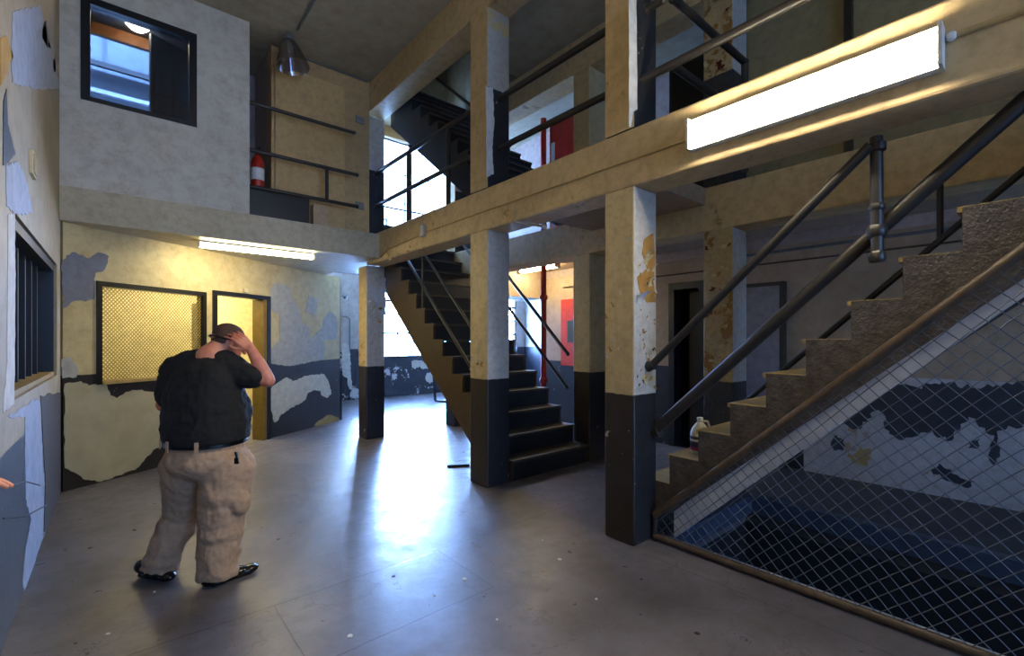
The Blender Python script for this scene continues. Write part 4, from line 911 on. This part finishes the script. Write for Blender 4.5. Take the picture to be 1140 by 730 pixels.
# trousers
b = B(); t1_ = trou
b.sph(wp(230, 508, 3.14), .272, .235, .16, t1_, RB, 16); b.sph(wp(230, 492, 3.15), .266, .235, .06, t1_, RB, 12)
def leg(pts, rs):
    b.sph(pts[0], rs[0], rs[0], rs[0], t1_, n=10); out = []; ro = []
    for i in range(len(pts)-1):
        for j in range(6): out.append(pts[i].lerp(pts[i+1], j/6)); ro.append(rs[i]+(rs[i+1]-rs[i])*j/6)
    out.append(pts[-1]); ro.append(rs[-1])
    for i in range(len(ro)): ro[i] *= 1+.035*math.sin(i*1.9)*(i/len(ro))*1.6
    b.tube(out, ro, t1_, 24)
def lowz(v, z): v = v.copy(); v.z = z; return v
leg([wp(252, 520, 3.12), wp(250, 560, 3.11), wp(244, 600, 3.08), lowz(wp(242, 640, 3.06), .035)], [.170, .150, .128, .118])
leg([wp(210, 518, 3.14), wp(209, 548, 3.22), wp(203, 574, 3.24), wp(182, 614, 3.14), lowz(wp(177, 634, 3.13), .055)], [.165, .140, .118, .104, .108])
b.sph(wp(268, 560, 3.06), .050, .066, .080, t1_, RB, 10)
organic(b, 'trousers', man, .009, 2, [(.11, .030), (.045, .013)])
def ering(b, c, a, d, h0, h1, m, n=40):
    vs = []; fs = []
    for hh in (h0, h1):
        for k_ in range(n):
            t_ = 2*math.pi*k_/n; vs.append(Vector(c)+WD*a*math.cos(t_)+FD*d*math.sin(t_)+UP*hh)
    for k_ in range(n): fs.append((k_, (k_+1) % n, n+(k_+1) % n, n+k_))
    fs += [tuple(range(n)), tuple(range(2*n-1, n-1, -1))]; b.add(vs, fs, m)
wc = wp(230, 488, 3.15)
b = B(); ering(b, wc, .278, .242, -.022, .012, dkm); b.done('belt', man, smooth=True, label='black leather belt')
for k_, a in enumerate((-1.9, -1.35, -2.6, -.6)):
    b = B(); c = wc+WD*.284*math.cos(a)+FD*.250*math.sin(a); tn = Ln(-WD*.277*math.sin(a)+FD*.245*math.cos(a)); b.obox(c-UP*.006, tn*.011, tn.cross(UP)*.004, UP*.034, t1_); b.done('belt_loop', man)
b = B(); kc = wp(262, 503, 2.90); b.tube([kc, kc+UP*-.05+RT*.01], .006, dkm, 8); b.obox(kc-UP*.055+RT*.008, RT*.012, FW*.006, UP*.018, dkm); b.tube([kc+RT*.014, kc+RT*.02-UP*.06], .004, M['steel'], 6); b.done('key_clip', man, label='black key clip hanging from the pocket')
def shoe(heel, toe, lift):
    b = B(); h = Vector(heel); t_ = Vector(toe); d = t_-h; u = Ln(d); sd = Ln(u.cross(UP)); R3 = axes(sd, UP)
    b.sph(h+u*.045+UP*(.045+lift), .040, .050, .045, shoem, R3, 12); b.sph(h+d*.42+UP*(.045+lift*.5), .040, .085, .045, shoem, R3, 12); b.sph(t_-u*.065+UP*.030, .046, .065, .030, shoem, R3, 12); b.sph(h+d*.6+UP*.035, .044, .08, .034, shoem, R3, 12)
    b.obox(h+d*.5+UP*(.010+lift*.3), u*(d.length/2-.05), sd*.034, UP*.010, shoem)
    organic(b, 'shoe', man, .005, 6, label='polished black shoe')
def fl(px, py): return hit(px, py, (0, 0, 0), (0, 0, 1))
shoe(fl(224, 655), fl(288, 634), 0.0); 
lh = fl(152, 640); lt = fl(210, 650); lt = lh+Ln(lt-lh)*.33
shoe(wp(154, 641, 3.12)*1.0+Vector((0, 0, .0)) if False else Vector((lh.x, lh.y, 0)), lt, .02)

# hand of a second person at the left edge
hp = wp(-16, 541, 1.0); 
hm = thing('person', 'bare reddish hand of another person reaching in from the left edge', 'person', (hp.x, hp.y, 0))
b = B(); wr = wp(-104, 556, .96); el = wp(-190, 510, .62)
chain(b, [wr, wr.lerp(el, .6), el], [.028, .040, .046], sk)
hand(b, wr, wp(-56, 540, 1.02)-wr, Vector((0, 0, -1)), 1, sk, .92, .5)
organic(b, 'body', hm, .004, 2)
